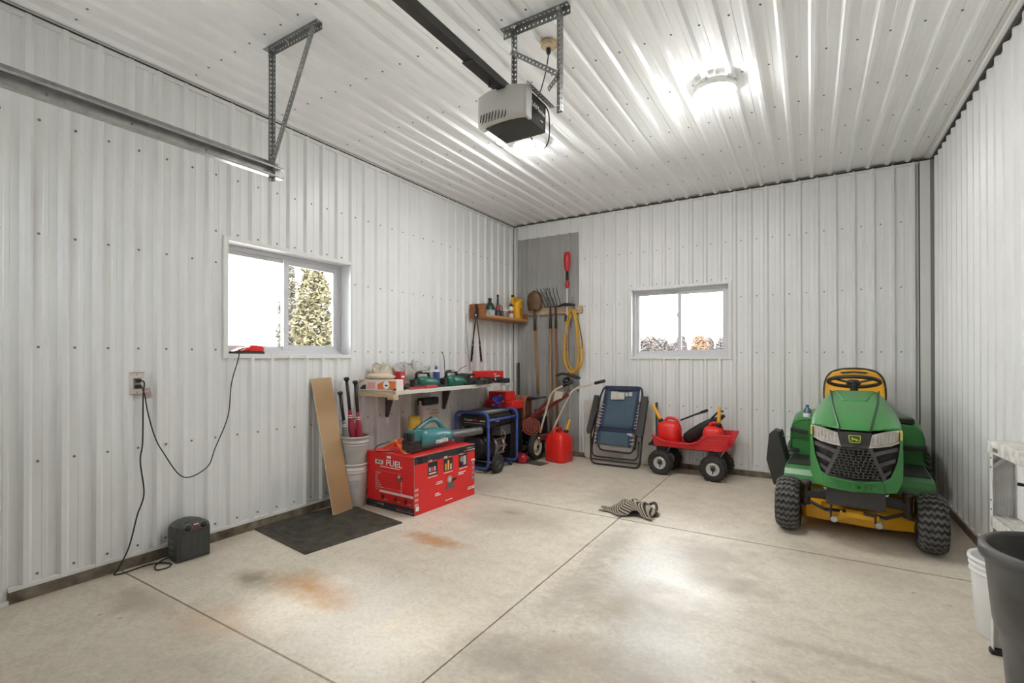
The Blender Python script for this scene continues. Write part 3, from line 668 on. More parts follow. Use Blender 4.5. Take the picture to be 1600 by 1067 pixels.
# printed saw on the end face
def saw_print(M, s, nm='printed_saw'):
    mb = MB(); mb.lathe([(.34*s, -.0006), (.34*s, .0008)], 22, M=M @ T(-.1*s, .25*s, 0)); mb.build(nm, mat('print_saw_grey', (.30, .29, .28), .5), bx)
    MB().lathe([(.2*s, .0008), (.2*s, .0012)], 18, M=M @ T(-.1*s, .25*s, 0)).build(nm, mat('print_saw_pale', (.55, .5, .48), .5), bx)
    MB().prism([(-.62*s, -.62*s), (.5*s, -.62*s), (.62*s, -.4*s), (.3*s, -.1*s), (-.3*s, -.12*s), (-.62*s, -.4*s)], .0002, .001, M).build(nm, mat('print_saw_dark', (.12, .12, .115), .5), bx)
    MB().prism([(.2*s, -.05*s), (.85*s, .05*s), (.85*s, .22*s), (.2*s, .25*s)], .0004, .0012, M).build(nm, M_CARTK, bx)
saw_print(FW @ T(.115, .045, 0), .045)
saw_print(FR_ @ T(.045, -.045, 0), .095)
for k, x0 in enumerate((-.235, -.04, .16)):
    pr(FR_, x0, .055, x0+.115, .165, M_CARTK, 'printed_picture'); pr(FR_, x0, .172-(.004 if k else 0), x0+(.05, .045, .06)[k], .188, M_PRINTW, 'text_line'); pr(FR_, x0+.06, .174, x0+.105, .178, M_PRINTW, 'text_line')
    pr(FR_, x0, .040, x0+.115, .046, M_PRINTW, 'text_line')
    if k == 0:
        for q, c in enumerate((MATS['print_saw_pale'], MATS['print_redbright'], MATS['print_saw_pale'])): pr(FR_, x0+.012+.03*q, .09, x0+.034+.03*q, .125, c, 'printed_picture', .0009)
        pr(FR_, x0+.012, .066, x0+.10, .078, MATS['print_pale'], 'printed_picture', .0009)
    if k == 1:
        for q, (c, hh) in enumerate(((mat('print_orange', (.75, .3, .04), .5), .06), (mat('print_amber', (.8, .45, .08), .5), .085), (MATS['print_saw_pale'], .05))): pr(FR_, x0+.014+.033*q, .062, x0+.036+.033*q, .062+hh, c, 'printed_picture', .0009)
    if k == 2:
        MB().lathe([(.026, .0006), (.026, .001)], 16, M=FR_ @ T(x0+.04, .125, 0)).build('printed_picture', MATS['print_saw_grey'], bx); pr(FR_, x0+.06, .07, x0+.10, .15, MATS['print_saw_pale'], 'printed_picture', .0009)
for x, y, wd in ((-.13, -.02, .07), (-.14, -.035, .085), (.15, .005, .10), (.15, -.01, .075), (-.15, -.115, .05), (-.15, -.13, .07), (-.02, -.20, .09), (.29, -.155, .09), (.28, -.17, .11)): pr(FR_, x, y, x+wd, y+.008, M_PRINTW, 'text_line')
pr(FR_, .335, .085, .39, .10, M_PRINTW, 'text_line')
for k in range(4): pr(FR_, .345, .05-.045*k, .378, .075-.045*k, MATS['print_saw_grey'], 'printed_picture')
for k in range(4): pr(FR_, -.385, -.01-.04*k-.03, -.345, .0-.04*k-.02, MATS['print_pink'], 'text_line')
pr(FR_, -.375, -.20, -.338, -.165, M_PRINTW, 'printed_picture')
pr(FR_, -.375, hz-.032, -.225, hz-.012, M_PRINTW, 'text_line'); pr(FR_, -.375, hz-.052, -.29, hz-.040, M_PRINTW, 'text_line')
pr(FR_, .245, hz-.03, .27, hz-.018, MATS['print_redbright'], 'text_line'); pr(FR_, .275, hz-.030, .37, hz-.018, M_PRINTW, 'text_line'); pr(FR_, .225, hz-.05, .385, hz-.040, M_PRINTW, 'text_line')
pr(FT, -.001, -hl, .001, hl, mat('flap_seam', (.12, .01, .01), .7), 'flap_seam')
MB().prism([(-.26, -.39), (.05, -.39), (-.09, -.29)], .0006, .0030, FT).build('torn_flap', mat('carton_red_worn', (.72, .10, .08), .5), bx)
pr(FT, .10, -.34, .13, -.12, MATS['print_pale'], 'text_line')
# ================================================================== bench on the left wall and what lies on it
def ell(cx, cz, rx, rz, y, n=16, p=2.0):
    """superellipse ring in the XZ plane at y"""
    out = []
    for q in range(n):
        t = 2*math.pi*q/n; c, s_ = math.cos(t), math.sin(t)
        out.append((cx+rx*math.copysign(abs(c)**(2/p), c), y, cz+rz*math.copysign(abs(s_)**(2/p), s_)))
    return out
def cyl(p, d, prof, n=16): 
    x, y, _ = ortho(Vector(d)); return frame(p, x, y)
BZ = .985
bn = thing('wall_bench', 'long narrow grey bench shelf bracketed to the left wall', 'bench', (-3.515, 3.05, 0))
MB().box((0, 0, BZ-.026), (.465, 1.93, BZ)).build('bench_top', mat('worn_grey_board', (.42, .40, .36), .5, 0, .15, 10), bn, bevel=.003)
MB().box((.456, 0, BZ-.034), (.476, 1.93, BZ+.002)).build('front_edge_strip', mat('pale_edging', (.58, .55, .50), .45), bn, bevel=.003)
MB().box((.02, -.012, BZ-.055), (.452, .02, BZ-.012)).build('end_batten', M_WOOD, bn, bevel=.002)
MB().box((.40, -.03, BZ-.075), (.475, .03, BZ-.030)).build('corner_block', M_WOOD, bn, bevel=.002)
for y in (.343, 1.203):
    MB().prism([(.0, BZ-.03), (.40, BZ-.03), (.40, BZ-.04), (.11, BZ-.045), (.025, BZ-.285), (0, BZ-.285)], y-.012, y+.012, axis=1).build('bracket', mat('dark_bracket', (.06, .055, .05), .5), bn, bevel=.002)
# fastener boxes stacked at the near end
M_BOXW = mat('carton_cream', (.72, .64, .58), .6); M_OR = mat('print_orange_strong', (.80, .20, .06), .5); M_TAN = mat('print_tan', (.52, .30, .12), .5)
b1 = thing('fastener_box', 'cream box with tan and black print at the wall end of the bench', 'box', (-3.40, 3.10, BZ), math.radians(4))
MB().box((-.105, -.045, 0), (.105, .045, .095)).build('carton', M_BOXW, b1, bevel=.002)
MB().prism([(-.10, .055), (-.02, .088), (-.10, .088)], -.0462, -.0455, axis=1).build('printed_panel', M_TAN, b1)
MB().prism([(-.10, .006), (-.02, .006), (-.02, .05), (-.06, .04)], -.0462, -.0455, axis=1).build('printed_panel', M_CARTK, b1)
MB().box((.0, -.0462, .012), (.09, -.0455, .072)).build('printed_panel', MATS['print_pink'], b1)
b2 = thing('fastener_box', 'orange and white box at the front corner of the bench', 'box', (-3.165, 3.10, BZ), math.radians(4))
MB().box((-.115, -.045, 0), (.115, .045, .098)).build('carton', M_BOXW, b2, bevel=.002)
MB().prism([(-.10, .01), (.085, .01), (.105, .03), (.105, .085), (-.02, .085), (-.10, .055)], -.0462, -.0455, axis=1).build('printed_panel', M_OR, b2)
MB().lathe([(.036, 0), (.036, .001)], 20, M=T(.0, -.046, .05) @ RX(90)).build('printed_disc', M_PRINTW, b2)
MB().box((-.014, -.0478, .040), (.018, -.047, .052), ).build('printed_arrow', M_PRINTK, b2)
MB().prism([(.06, .005), (.112, .005), (.112, .025)], -.0465, -.0458, axis=1).build('printed_panel', M_CARTK, b2)
def lump(name, label, cat, c, r, m, seed, n=18, k=11, amp=.22, flat=True, group=None, freq=3.0):
    """crumpled closed bag-like form resting on z=0 of its base"""
    t = thing(name, label, cat, c, group=group); rn = random.Random(seed); ph = [(rn.uniform(1, freq), rn.uniform(1, freq), rn.uniform(0, 6.28)) for _ in range(7)]
    R = []
    for i in range(k+1):
        v = i/k*math.pi; ring = []
        for q in range(n):
            u = q/n*2*math.pi; f = 1+amp*sum(math.sin(a*u*1.0+b*v*1.3+p) if False else math.sin(round(a*2)*u+b*v*2+p) for a, b, p in ph)/4
            z = r[2]*(1-math.cos(v))/2*2*f if not flat else r[2]*(1-math.cos(v))*max(.6, f)
            ring.append((r[0]*math.sin(v)**.7*math.cos(u)*f, r[1]*math.sin(v)**.7*math.sin(u)*f, max(0, z)))
        R.append(ring)
    MB().loft(R, False, False).build('crumpled_skin', m, t); return t
M_CLOTH = mat('tan_cloth', (.66, .52, .40), .8, 0, .12, 20, .4, 30)
lump('work_glove', 'crumpled tan cloth glove lying on the fastener boxes', 'glove', (-3.29, 3.10, BZ+.098), (.19, .042, .024), M_CLOTH, 3, amp=.12)
rb = thing('red_packet', 'small dark red packet upright behind the orange box', 'box', (-3.20, 3.25, BZ))
MB().box((-.045, -.03, 0), (.045, .03, .165)).build('carton', mat('packet_red', (.42, .02, .03), .45), rb, bevel=.003)
MB().box((.0455, -.018, .11), (.0462, .018, .125)).build('text_line', M_PRINTW, rb)
def film_mat():
    m = bpy.data.materials.new('clear_film'); m.use_nodes = True; nt = m.node_tree; b = nt.nodes['Principled BSDF']
    b.inputs['Base Color'].default_value = (.62, .60, .56, 1); b.inputs['Roughness'].default_value = .18; b.inputs['Alpha'].default_value = .42; return m
M_FILM = film_mat()
lump('plastic_bag', 'large crumpled clear plastic bag in the middle of the bench', 'bag', (-3.36, 3.60, BZ), (.12, .25, .105), M_FILM, 5, 26, 16, .30, freq=4)
lump('plastic_bag', 'brownish crumpled bag against the wall behind the glove', 'bag', (-3.42, 3.25, BZ), (.07, .14, .10), mat('brown_film', (.50, .44, .34), .35, 0, .25, 20), 8, 22, 12, .3, freq=4)
lump('paper_bundle', 'grey paper bundle inside the clear bag heap', 'bag', (-3.38, 3.66, BZ), (.07, .14, .075), mat('grey_paper', (.36, .34, .30), .7, 0, .25, 18), 12, 20, 10, .28)
# red clamp and bits
rc = thing('bar_clamp', 'red bar clamp lying along the front of the bench', 'clamp', (-3.10, 3.42, BZ), math.radians(3))
MB().rbox((-.022, -.20, 0), (.022, .05, .022), .006).build('bar', mat('clamp_red', (.45, .012, .015), .4), rc)
MB().rbox((-.03, .05, 0), (.03, .24, .026), .010).build('handle', MATS['clamp_red'], rc)
MB().rbox((-.026, -.22, 0), (.026, -.17, .032), .008).build('jaw', M_BLACK, rc); MB().rbox((-.015, -.10, .022), (.010, .08, .036), .005).build('trigger', M_BLACK, rc)
jr = thing('brass_fitting', 'small brass fitting at the front corner of the bench', 'fitting', (-3.09, 3.175, BZ))
MB().lathe([(.016, 0), (.016, .02), (.011, .022), (.011, .04), (.014, .042), (.014, .05)], 8, smooth=False).build('fitting_body', mat('brass', (.55, .40, .18), .35, .8), jr)
MB().lathe([(.02, .0), (.02, .008)], 10, M=T(.03, .03, 0)).build('washer', M_CHROME, jr)
# two green cordless trimmers
M_GRN = mat('dark_green_plastic', (.012, .13, .085), .35)
def trimmer(y, x, rz, label):
    t = thing('cordless_tool', label, 'power tool', (x, y, BZ), math.radians(rz), group='green cordless tools on the bench')
    MB().loft([ell(0, .050, .045, .050, -.16, 14, 3), ell(0, .055, .048, .055, -.06, 14, 3), ell(0, .050, .042, .050, .05, 14, 2.6), ell(0, .036, .030, .036, .13, 14, 2.2), ell(0, .026, .018, .026, .16, 14)]).build('housing', M_GRN, t)
    MB().tube(fillet([(0, -.15, .085), (0, -.155, .150), (0, .0, .150), (0, .02, .09)], .04), .016, 10).build('handle', M_BLACK, t)
    MB().rbox((-.036, -.21, .004), (.036, -.155, .085), .010).build('battery', M_BLACK, t)
    MB().box((.045, -.12, .152), (.0475, -.04, .160)).build('printed_label', M_PRINTW, t)
    MB().rbox((-.05, .10, 0), (.05, .20, .022), .008).build('blade_guard', M_BLACK, t)
trimmer(3.62, -3.18, -3, 'green cordless tool nearest the clear plastic bag')
trimmer(4.02, -3.15, -3, 'green cordless tool beside the black power tools')
sp = thing('spray_bottle', 'small blue and white bottle standing behind the green tools', 'bottle', (-3.40, 4.0, BZ))
MB().lathe([(.036, 0), (.038, .01), (.038, .13), (.020, .165), (.014, .172), (.014, .20), (.006, .205)], 16).build('bottle', mat('blue_label_plastic', (.05, .07, .30), .35), sp)
MB().lathe([(.0385, .14), (.028, .165)], 16, cap0=False, cap1=False).build('shoulder_band', M_WHITE, sp); MB().lathe([(.015, .20), (.015, .222), (.006, .232)], 12).build('cap', M_WHITE, sp)
# black tools, grinder and drills
def drill(x, y, rz, label, s=1.0):
    t = thing('cordless_drill', label, 'power tool', (x, y, BZ), math.radians(rz), group='black tools at the far end of the bench')
    MB().loft([ell(0, .035*s, .030*s, .032*s, -.10*s, 12), ell(0, .036*s, .033*s, .034*s, -.02*s, 12), ell(0, .034*s, .026*s, .028*s, .06*s, 12), ell(0, .034*s, .014*s, .014*s, .12*s, 12)]).build('motor', M_BLACK, t)
    MB().tube([(0, -.05*s, .03), (.09*s, -.09*s, .03)], [.020*s, .018*s], 10).build('grip', M_BLACK, t); MB().rbox((.075*s, -.14*s, .004), (.15*s, -.05*s, .056), .01).build('battery', M_BLACK, t)
    MB().lathe([(.015*s, 0), (.017*s, .02), (.008*s, .045)], 12, M=T(0, .115*s, .034*s) @ RX(-90)).build('chuck', M_CHROME, t); return t
drill(-3.16, 4.34, 18, 'black drill beside the green tools', 1.1)
drill(-3.14, 4.56, -12, 'black drill in the middle of the black tools', 1.1)
drill(-3.11, 4.80, 10, 'black drill nearest the far end of the bench')
gd = thing('angle_grinder', 'black angle grinder lying behind the black drills', 'power tool', (-3.345, 4.33, BZ), math.radians(2))
MB().loft([ell(0, .06, .030, .032, -.26, 12), ell(0, .065, .036, .040, -.1, 12), ell(0, .07, .042, .050, .05, 12), ell(0, .065, .045, .048, .16, 12)]).build('body', mat('charcoal_tool', (.05, .05, .048), .4), gd)
MB().lathe([(.062, 0), (.066, .01), (.05, .022), (.03, .03)], 18, M=T(0, .21, .03)).build('guard', M_STEELD, gd)
MB().tube([(-.02, .15, .09), (.09, .16, .10)], .014, 10).build('side_handle', M_BLACK, gd)
MB().tube(spline([(0, -.26, .06), (-.05, -.20, .16), (-.10, -.15, .30), (-.12, -.16, .36)]), .004, 6).build('cord', M_CORD, gd)
MB().tube(spline([(-.10, -.02, .10), (-.11, .10, .12), (-.10, .18, .17), (-.08, .26, .20)]), .0035, 6).build('cable_tie', M_CORD, gd)
def toolcase(name, label, lo, hi, rz=0):
    t = thing(name, label, 'tool case', ((lo[0]+hi[0])/2, (lo[1]+hi[1])/2, lo[2]), math.radians(rz)); a, b, h = (hi[0]-lo[0])/2, (hi[1]-lo[1])/2, hi[2]-lo[2]; return t, a, b, h
M_CASE = mat('case_red', (.70, .022, .02), .38)
t, a, b, h = toolcase('red_tool_case', 'red carton-like tool case standing on the far end of the bench', (-3.40, 4.645, BZ), (-3.16, 4.965, BZ+.135))
MB().rbox((-a, -b, 0), (a, b, h), .012).build('case_body', M_CASE, t)
for y, z, wd in ((-.06, .10, .06), (-.04, .075, .11), (.02, .05, .09)): MB().box((a-.0003, y, z-.006), (a+.0012, y+wd, z+.006)).build('text_line', M_PRINTW, t)
MB().box((-a*.9, b-.001, .01), (a*.6, b+.012, h*.85)).build('end_latch', M_WHITE, t, bevel=.002)
MB().lathe([(.02, 0), (.022, .01), (.02, .02)], 14, M=T(a+.005, .04, .028) @ RY(90)).build('tape_roll', M_CHROME, t)
tt = thing('storage_tote', 'black storage tote in the corner behind the generator', 'tote', (-3.27, 5.12, 0))
MB().rbox((-.19, -.10, 0), (.19, .16, .50), .02).build('tub', M_BLACK, tt); MB().rbox((-.20, -.11, .50), (.20, .17, .532), .02).build('lid', M_BLACK, tt)
t, a, b, h = toolcase('modular_tool_box', 'red and black modular tool box below the end of the bench', (-3.46, 5.01, .5335), (-3.07, 5.27, .86))
MB().rbox((-a, -b, 0), (a, b, .115), .02).build('base_tub', M_BLACK, t); MB().rbox((-a-.005, -b-.005, .115), (a+.005, b+.005, .215), .014).build('lid', M_CASE, t)
MB().rbox((-a+.03, -b+.02, .215), (a-.10, b-.02, .325), .012).build('upper_case', M_CASE, t)
for x in (-.1, .02, .10, .15): MB().rbox((x-.03, -b-.016, .135), (x+.018, -b-.004, .205), .005, axis=1).build('latch', MATS['case_red'], t)
MB().prism([(-.02, .20), (.09, .20), (.05, .29), (.025, .29)], -b-.02, -b-.017, axis=1).build('warning_triangle', mat('pale_pink_print', (.72, .55, .5), .5), t)
MB().rbox((.07, -b-.018, .06), (.16, -b-.002, .11), .01, axis=1).build('handle', M_BLACKM, t)
text_bar = MB().box((-.13, -b-.0065, .15), (-.06, -b-.0055, .17)).build('text_line', M_PRINTW, t)
# bags hanging below the bench
pb = thing('paper_sack', 'printed white paper sack standing under the bench against the wall', 'sack', (-3.43, 3.90, 0))
def sack(t, w_, h_, d_, m, top, nm='sack_body'):
    R = []
    for i in range(9):
        u = i/8; th_ = d_*(.35+.65*math.sin(math.pi*min(1, .15+u*.8))) ; ww = w_*(.94+.06*math.sin(u*7))
        R.append(ell2(ww, th_, h_*u, 18, .01*math.sin(u*9)))
    MB().loft(R).build(nm, m, t)
    if top: MB().rbox((-d_*.7, -w_*.9, h_-.05), (d_*.9, w_*.9, h_+.03), .02, axis=1).build('rolled_top', top, t)
def ell2(wy, wx, z, n, off):
    out = []
    for q in range(n):
        a = 2*math.pi*q/n; c, s_ = math.cos(a), math.sin(a)
        out.append((wx*math.copysign(abs(c)**.6, c)+off, wy*math.copysign(abs(s_)**.5, s_), z))
    return out
sack(pb, .135, .83, .06, mat('sack_paper', (.60, .56, .50), .6, 0, .12, 8, .5, 14), M_BLACK)
for z, y0, y1 in ((.74, -.09, -.04), (.72, .0, .10), (.69, -.02, .11), (.60, -.03, .05)): MB().box((.060, y0, z), (.0635, y1, z+.007)).build('text_line', mat('print_brownred', (.40, .14, .10), .5), pb)
yb = thing('yellow_sack', 'yellow sack beside the paper sack under the bench', 'sack', (-3.40, 3.66, 0))
sack(yb, .075, .69, .055, mat('yellow_sack_film', (.62, .40, .04), .4, 0, .15, 9, .4, 14), None)

# ================================================================== leaf blower on the carton
M_TEAL = mat('teal_plastic', (.05, .20, .215), .33); M_TUBE = mat('grey_black_tube', (.10, .10, .098), .35)
lb = thing('leaf_blower', 'teal cordless leaf blower lying on the red carton', 'leaf blower', (-2.86, 3.25, .4755), math.radians(-5))
MB().loft([ell(0, .085, .060, .080, -.12, 20, 2.6), ell(0, .092, .076, .090, -.05, 20, 2.4), ell(0, .092, .078, .091, .05, 20), ell(0, .090, .070, .082, .16, 20), ell(0, .088, .056, .062, .25, 20), ell(0, .088, .042, .044, .29, 20)]).build('fan_housing', M_TEAL, lb)
MB().tube(fillet([(0, -.17, .165), (0, -.06, .215), (0, .06, .262), (0, .12, .235), (0, .20, .145)], .05, 6), [.020]*1+[.018]*18+[.022]*(6*3+2-19) if False else .0195, 12).build('handle', M_TEAL, lb)
MB().tube([(0, -.16, .168), (0, .05, .262)], .0125, 10, M=T(0, 0, .0115)).build('handle_grip', M_BLACK, lb)
MB().rbox((-.046, -.20, .085), (.046, -.09, .185), .014).build('motor_hood', M_TEAL, lb)
MB().rbox((-.056, -.245, .0), (.056, -.11, .100), .012).build('battery', M_BLACK, lb)
for z in (.02, .034, .048, .062): MB().box((-.05, -.248, z), (.0575, -.12, z+.004)).build('battery_rib', mat('rib_grey', (.07, .07, .068), .4), lb)
MB().rbox((-.052, -.235, .104), (-.002, -.195, .165), .01).build('battery', M_BLACK, lb); MB().rbox((.006, -.235, .104), (.054, -.195, .165), .01).build('battery', M_BLACK, lb)
MB().lathe([(.044, 0), (.041, .02), (.039, .22), (.036, .42), (.038, .43), (.034, .43)], 20, M=T(0, .28, .088) @ RX(-91.5), cap1=False).build('nozzle_tube', M_TUBE, lb)
for z in (.116, .128): MB().tube([(.07, -.04, z), (.066, .16, z-.003)], .003, 6).build('accent_line', mat('teal_light', (.18, .36, .37), .3), lb)
text_mesh('makita', .062, frame((.0792, .10, .072), (-.07, 1, 0), (0, .04, 1)), M_PRINTW, lb, bold=.001)
st = thing('orange_strap', 'tangled orange ratchet strap on the near end of the carton', 'strap', (-3.0, 2.99, .4755)); st.scale = (1.25, 1.1, 1.35)
M_ORS = mat('orange_webbing', (.85, .16, .03), .5)
def ribbon(pts, w_, t_, m, nm, parent, up=(0, 0, 1)):
    P = spline(pts, 6); mb = MB()
    R = []
    for i, p in enumerate(P):
        d = (P[min(i+1, len(P)-1)]-P[max(i-1, 0)]).normalized(); x = d.cross(Vector(up)); x = x.normalized() if x.length > 1e-3 else V(1, 0, 0); u = x.cross(d)
        R.append([tuple(p+x*a*w_/2+u*b*t_/2) for a, b in ((-1, -1), (1, -1), (1, 1), (-1, 1))])
    return mb.loft(R, smooth=False).build(nm, m, parent)
ribbon([(-.08, .10, .06), (-.02, .06, .05), (.05, .02, .02), (.12, -.02, .006), (.16, -.04, .012)], .026, .003, M_ORS, 'webbing', st)
ribbon([(-.10, .12, .01), (-.03, .10, .07), (.03, .12, .04), (.08, .06, .01), (.12, .06, .03)], .024, .003, M_ORS, 'webbing', st)
ribbon([(-.12, .02, .01), (-.05, .05, .045), (.02, .08, .05), (.09, .10, .012)], .022, .003, M_ORS, 'webbing', st, (0, .6, .8))
MB().tube(spline([(-.10, .08, .05), (-.15, .0, .03), (-.14, -.05, .005), (-.06, -.06, .006), (.02, -.02, .01)]), .003, 6).build('hook_wire', M_CORD, st)
MB().rbox((.02, .06, .03), (.05, .11, .065), .006).build('buckle', M_WHITE, st)

# ================================================================== generator
M_BLUE = mat('blue_frame_paint', (.045, .09, .36), .35)
gn = thing('portable_generator', 'portable generator in a blue tubular frame on small wheels', 'generator', (-3.0, 4.40, 0))
X0, X1, Y0, Y1, Z0, Z1 = -.45, .0, 0, .57, .055, .665
for y, dx in ((Y0, 0), (Y1, .02)):
    MB().tube(fillet([(X0, y, Z0), (X1+dx, y, Z0), (X1+dx, y, Z1), (X0, y, Z1)], .075, 6, True), .0165, 12, closed=True).build('frame_hoop', M_BLUE, gn)
MB().tube([(X1+.002, Y0, .585), (X1+.018, Y1, .585)], .0155, 12).build('frame_rail', M_BLUE, gn)
MB().tube([(X0, Y0, .585), (X0, Y1, .585)], .0155, 12).build('frame_rail', M_BLUE, gn)
for x in (-.06, -.38): MB().tube([(x, Y0, Z0), (x, Y1, Z0)], .0155, 12).build('base_rail', M_BLUE, gn)
MB().box((-.40, .08, .062), (-.04, .50, .074)).build('base_plate', M_BLACKM, gn)
tk = MB().rbox((-.425, .022, .49), (-.03, .548, .640), .05, axis=1, n=5).build('fuel_tank', M_BLACK, gn)
MB().rbox((-.40, .06, .638), (-.05, .52, .668), .02).build('tank_top', mat('tank_top_grey', (.10, .098, .085), .45), gn)
MB().box((-.17, .10, .668), (-.06, .44, .6695)).build('label_sheet', mat('label_beige', (.52, .49, .40), .5, 0, .2, 40), gn)
for y in (.21, .33): MB().box((-.165, y, .6695), (-.065, y+.004, .6702)).build('label_line', M_PRINTK, gn)
FG = frame((-.225, .0215, .565), (1, 0, 0), (0, 0, 1))
text_mesh('Power', .042, FG @ T(-.06, .012, .001), M_PRINTW, gn); MB().box((.0, .002, 0), (.07, .022, .0012), FG).build('printed_name', mat('print_red_name', (.55, .05, .05), .5), gn)
MB().box((.095, .0, 0), (.17, .016, .0012), FG).build('printed_name', MATS['print_saw_pale'], gn); MB().box((-.12, -.024, 0), (.17, -.018, .0012), FG).build('printed_stripe', MATS['print_saw_grey'], gn)
MB().loft([ell(-.22, .26, .11, .12, .10, 18, 3), ell(-.22, .26, .13, .14, .14, 18, 3), ell(-.22, .26, .13, .14, .26, 18, 3), ell(-.22, .26, .11, .12, .29, 18, 3)]).build('engine_block', mat('engine_black', (.03, .03, .03), .4, .3), gn)
MB().lathe([(.10, 0), (.125, .01), (.125, .03), (.06, .04), (.03, .05)], 20, M=T(-.22, .10, .26) @ RX(90)).build('recoil_starter', M_BLACK, gn)
MB().lathe([(.105, 0), (.118, .012), (.118, .07)], 24, M=T(-.20, .29, .245) @ RX(-90)).build('alternator_bell', M_STEELD, gn)
MB().lathe([(.112, .07), (.112, .15)], 24, M=T(-.20, .29, .245) @ RX(-90)).build('alternator_coils', mat('brown_laminate', (.17, .095, .06), .5, .2, .2, 30), gn)
MB().lathe([(.118, .15), (.118, .20), (.10, .225), (.05, .235)], 24, M=T(-.20, .29, .245) @ RX(-90)).build('alternator_end', M_CHROME, gn)
for k in range(8):
    a = k*math.pi/4; MB().cbox((-.20+.117*math.cos(a), .40, .245+.117*math.sin(a)), (.018, .20, .018)).build('cooling_rib', M_STEEL, gn)
MB().rbox((-.17, .30, .38), (-.03, .52, .49), .012).build('control_box', mat('control_grey', (.10, .10, .10), .5), gn)
MB().rbox((-.38, .05, .38), (-.24, .30, .48), .02).build('air_filter', M_BLACK, gn)
MB().tube(spline([(-.06, .30, .42), (-.03, .34, .44), (-.02, .38, .38), (-.05, .40, .31)]), .006, 8).build('hose', M_STEEL, gn)
MB().rbox((-.03, .18, .555), (-.005, .23, .58), .004).build('tag', M_WHITE, gn)
def small_wheel(parent, c, R, w_, hubm, axis='X', nm='wheel', knob=0, hub=.62, rim_parts=True):
    """tyre (parent part) with rim, hub as sub-parts; axle along X of the parent"""
    M = T(*c) @ RY(90)
    pr_ = [(R*hub, -w_*.40), (R*.80, -w_*.5), (R*.95, -w_*.42), (R, -w_*.2), (R, w_*.2), (R*.95, w_*.42), (R*.80, w_*.5), (R*hub, w_*.40)]
    ty = MB().lathe(pr_, 32, M=M, cap0=False, cap1=False)
    if knob:
        for k in range(knob):
            for s_ in (-1, 1):
                a = 2*math.pi*(k+(.5 if s_ > 0 else 0))/knob; Mk = M @ RZ(math.degrees(a)) @ T(R*.985, 0, s_*w_*.2)
                ty.cbox((0, 0, 0), (R*.045, 2*math.pi*R/knob*.55, w_*.36), Mk)
    o = ty.build(nm, M_RUBBER, parent)
    MB().lathe([(R*hub, -w_*.38), (R*hub*.98, -w_*.30), (R*hub*.72, -w_*.14), (R*hub*.70, w_*.14), (R*hub*.98, w_*.30), (R*hub, w_*.38)], 28, M=M, cap0=False, cap1=False).build('rim', hubm, o)
    MB().lathe([(.001, -w_*.13), (R*hub*.72, -w_*.13), (R*hub*.72, w_*.16), (R*hub*.45, w_*.22), (R*hub*.40, w_*.34), (.001, w_*.34)], 24, M=M, cap0=False, cap1=False).build('wheel_disc', hubm, o)
    MB().lathe([(R*hub*.2, w_*.3), (R*hub*.2, w_*.52), (.001, w_*.54)], 12, M=M, cap0=False).build('axle_cap', M_BLACKM, o)
    return o
M_HUBG = mat('hub_dark_grey', (.09, .09, .088), .5)
small_wheel(gn, (.045, .115, .105), .105, .046, M_HUBG, knob=26, hub=.55); small_wheel(gn, (-.40, .115, .105), .105, .046, M_HUBG, knob=26, hub=.55)
MB().tube([(-.40, .115, .105), (.045, .115, .105)], .009, 8).build('axle', M_STEEL, gn)
for x in (-.05, -.36): MB().lathe([(.022, 0), (.016, .05)], 12, M=T(x, Y1-.03, .0)).build('rubber_foot', M_RUBBER, gn)
fu = thing('funnel', 'blue plastic funnel lying on the generator tank', 'funnel', (-3.135, 4.80, .671))
MB().lathe([(.072, .070), (.068, .062), (.016, -.01), (.010, -.06), (.007, -.06), (.013, -.008), (.062, .062), (.069, .070)], 22, M=T(0, 0, .062) @ RX(22) @ RY(10), cap0=False, cap1=False).build('cone', mat('funnel_blue', (.06, .055, .42), .35), fu)

# ================================================================== tiller corner
hb = thing('hose_bundle', 'bundle of brown rubber hoses draped over a black rack behind the generator', 'hose', (-3.12, 5.32, 0))
M_HOSE = mat('brown_hose', (.33, .12, .06), .5, 0, .15, 12)
MB().tube(fillet([(-.14, .465, .75), (-.14, .05, .75), (.10, .05, .75), (.10, .465, .75)], .03), .012, 8).build('rack', M_BLACKM, hb)
MB().rbox((-.16, .0, .752), (.14, .10, .778), .012).build('rack_top', M_BLACK, hb)
for k, (x, zl) in enumerate(((-.10, .30), (-.068, .24), (-.035, .20), (.0, .33), (.035, .27), (.065, .38))):
    MB().tube(fillet([(x, -.03, zl+.08), (x-.004, -.045, zl+.3), (x+.004, -.02, .775), (x+.004, .05, .792), (x+.006, .125, .775), (x, .13, zl+.1)], .05, 5), .0135, 9).build('hose', M_HOSE, hb)
tl = thing('garden_tiller', 'old rotary tiller with cream handlebars and maroon braces in the corner', 'tiller', (-2.98, 5.36, 0))
M_CREAM = mat('cream_paint', (.60, .54, .42), .45, 0, .12, 20)
M_HUBC = mat('cream_hub', (.60, .53, .40), .5, 0, .1, 10)
w1 = small_wheel(tl, (.045, 0, .165), .165, .075, M_HUBC, hub=.66); w1.location = (.0, 0, 0)
small_wheel(tl, (-.26, .18, .165), .165, .075, M_HUBC, hub=.66)
MB().tube([(-.26, .09, .165), (.06, .02, .165)], .014, 8).build('axle', M_BLACKM, tl)
MB().rbox((-.20, .08, .20), (.10, .30, .30), .02).build('gear_case', M_BLACK, tl); MB().rbox((.06, .05, .24), (.30, .22, .31), .02).build('rear_frame', mat('maroon_paint', (.20, .03, .025), .5, 0, .3, 16), tl)
MB().rbox((-.20, .12, .30), (.04, .34, .52), .03).build('engine', M_BLACK, tl); MB().lathe([(.03, 0), (.035, .02), (.035, .08), (.02, .09)], 14, M=T(-.06, .22, .52)).build('fuel_cap', M_BLACK, tl)
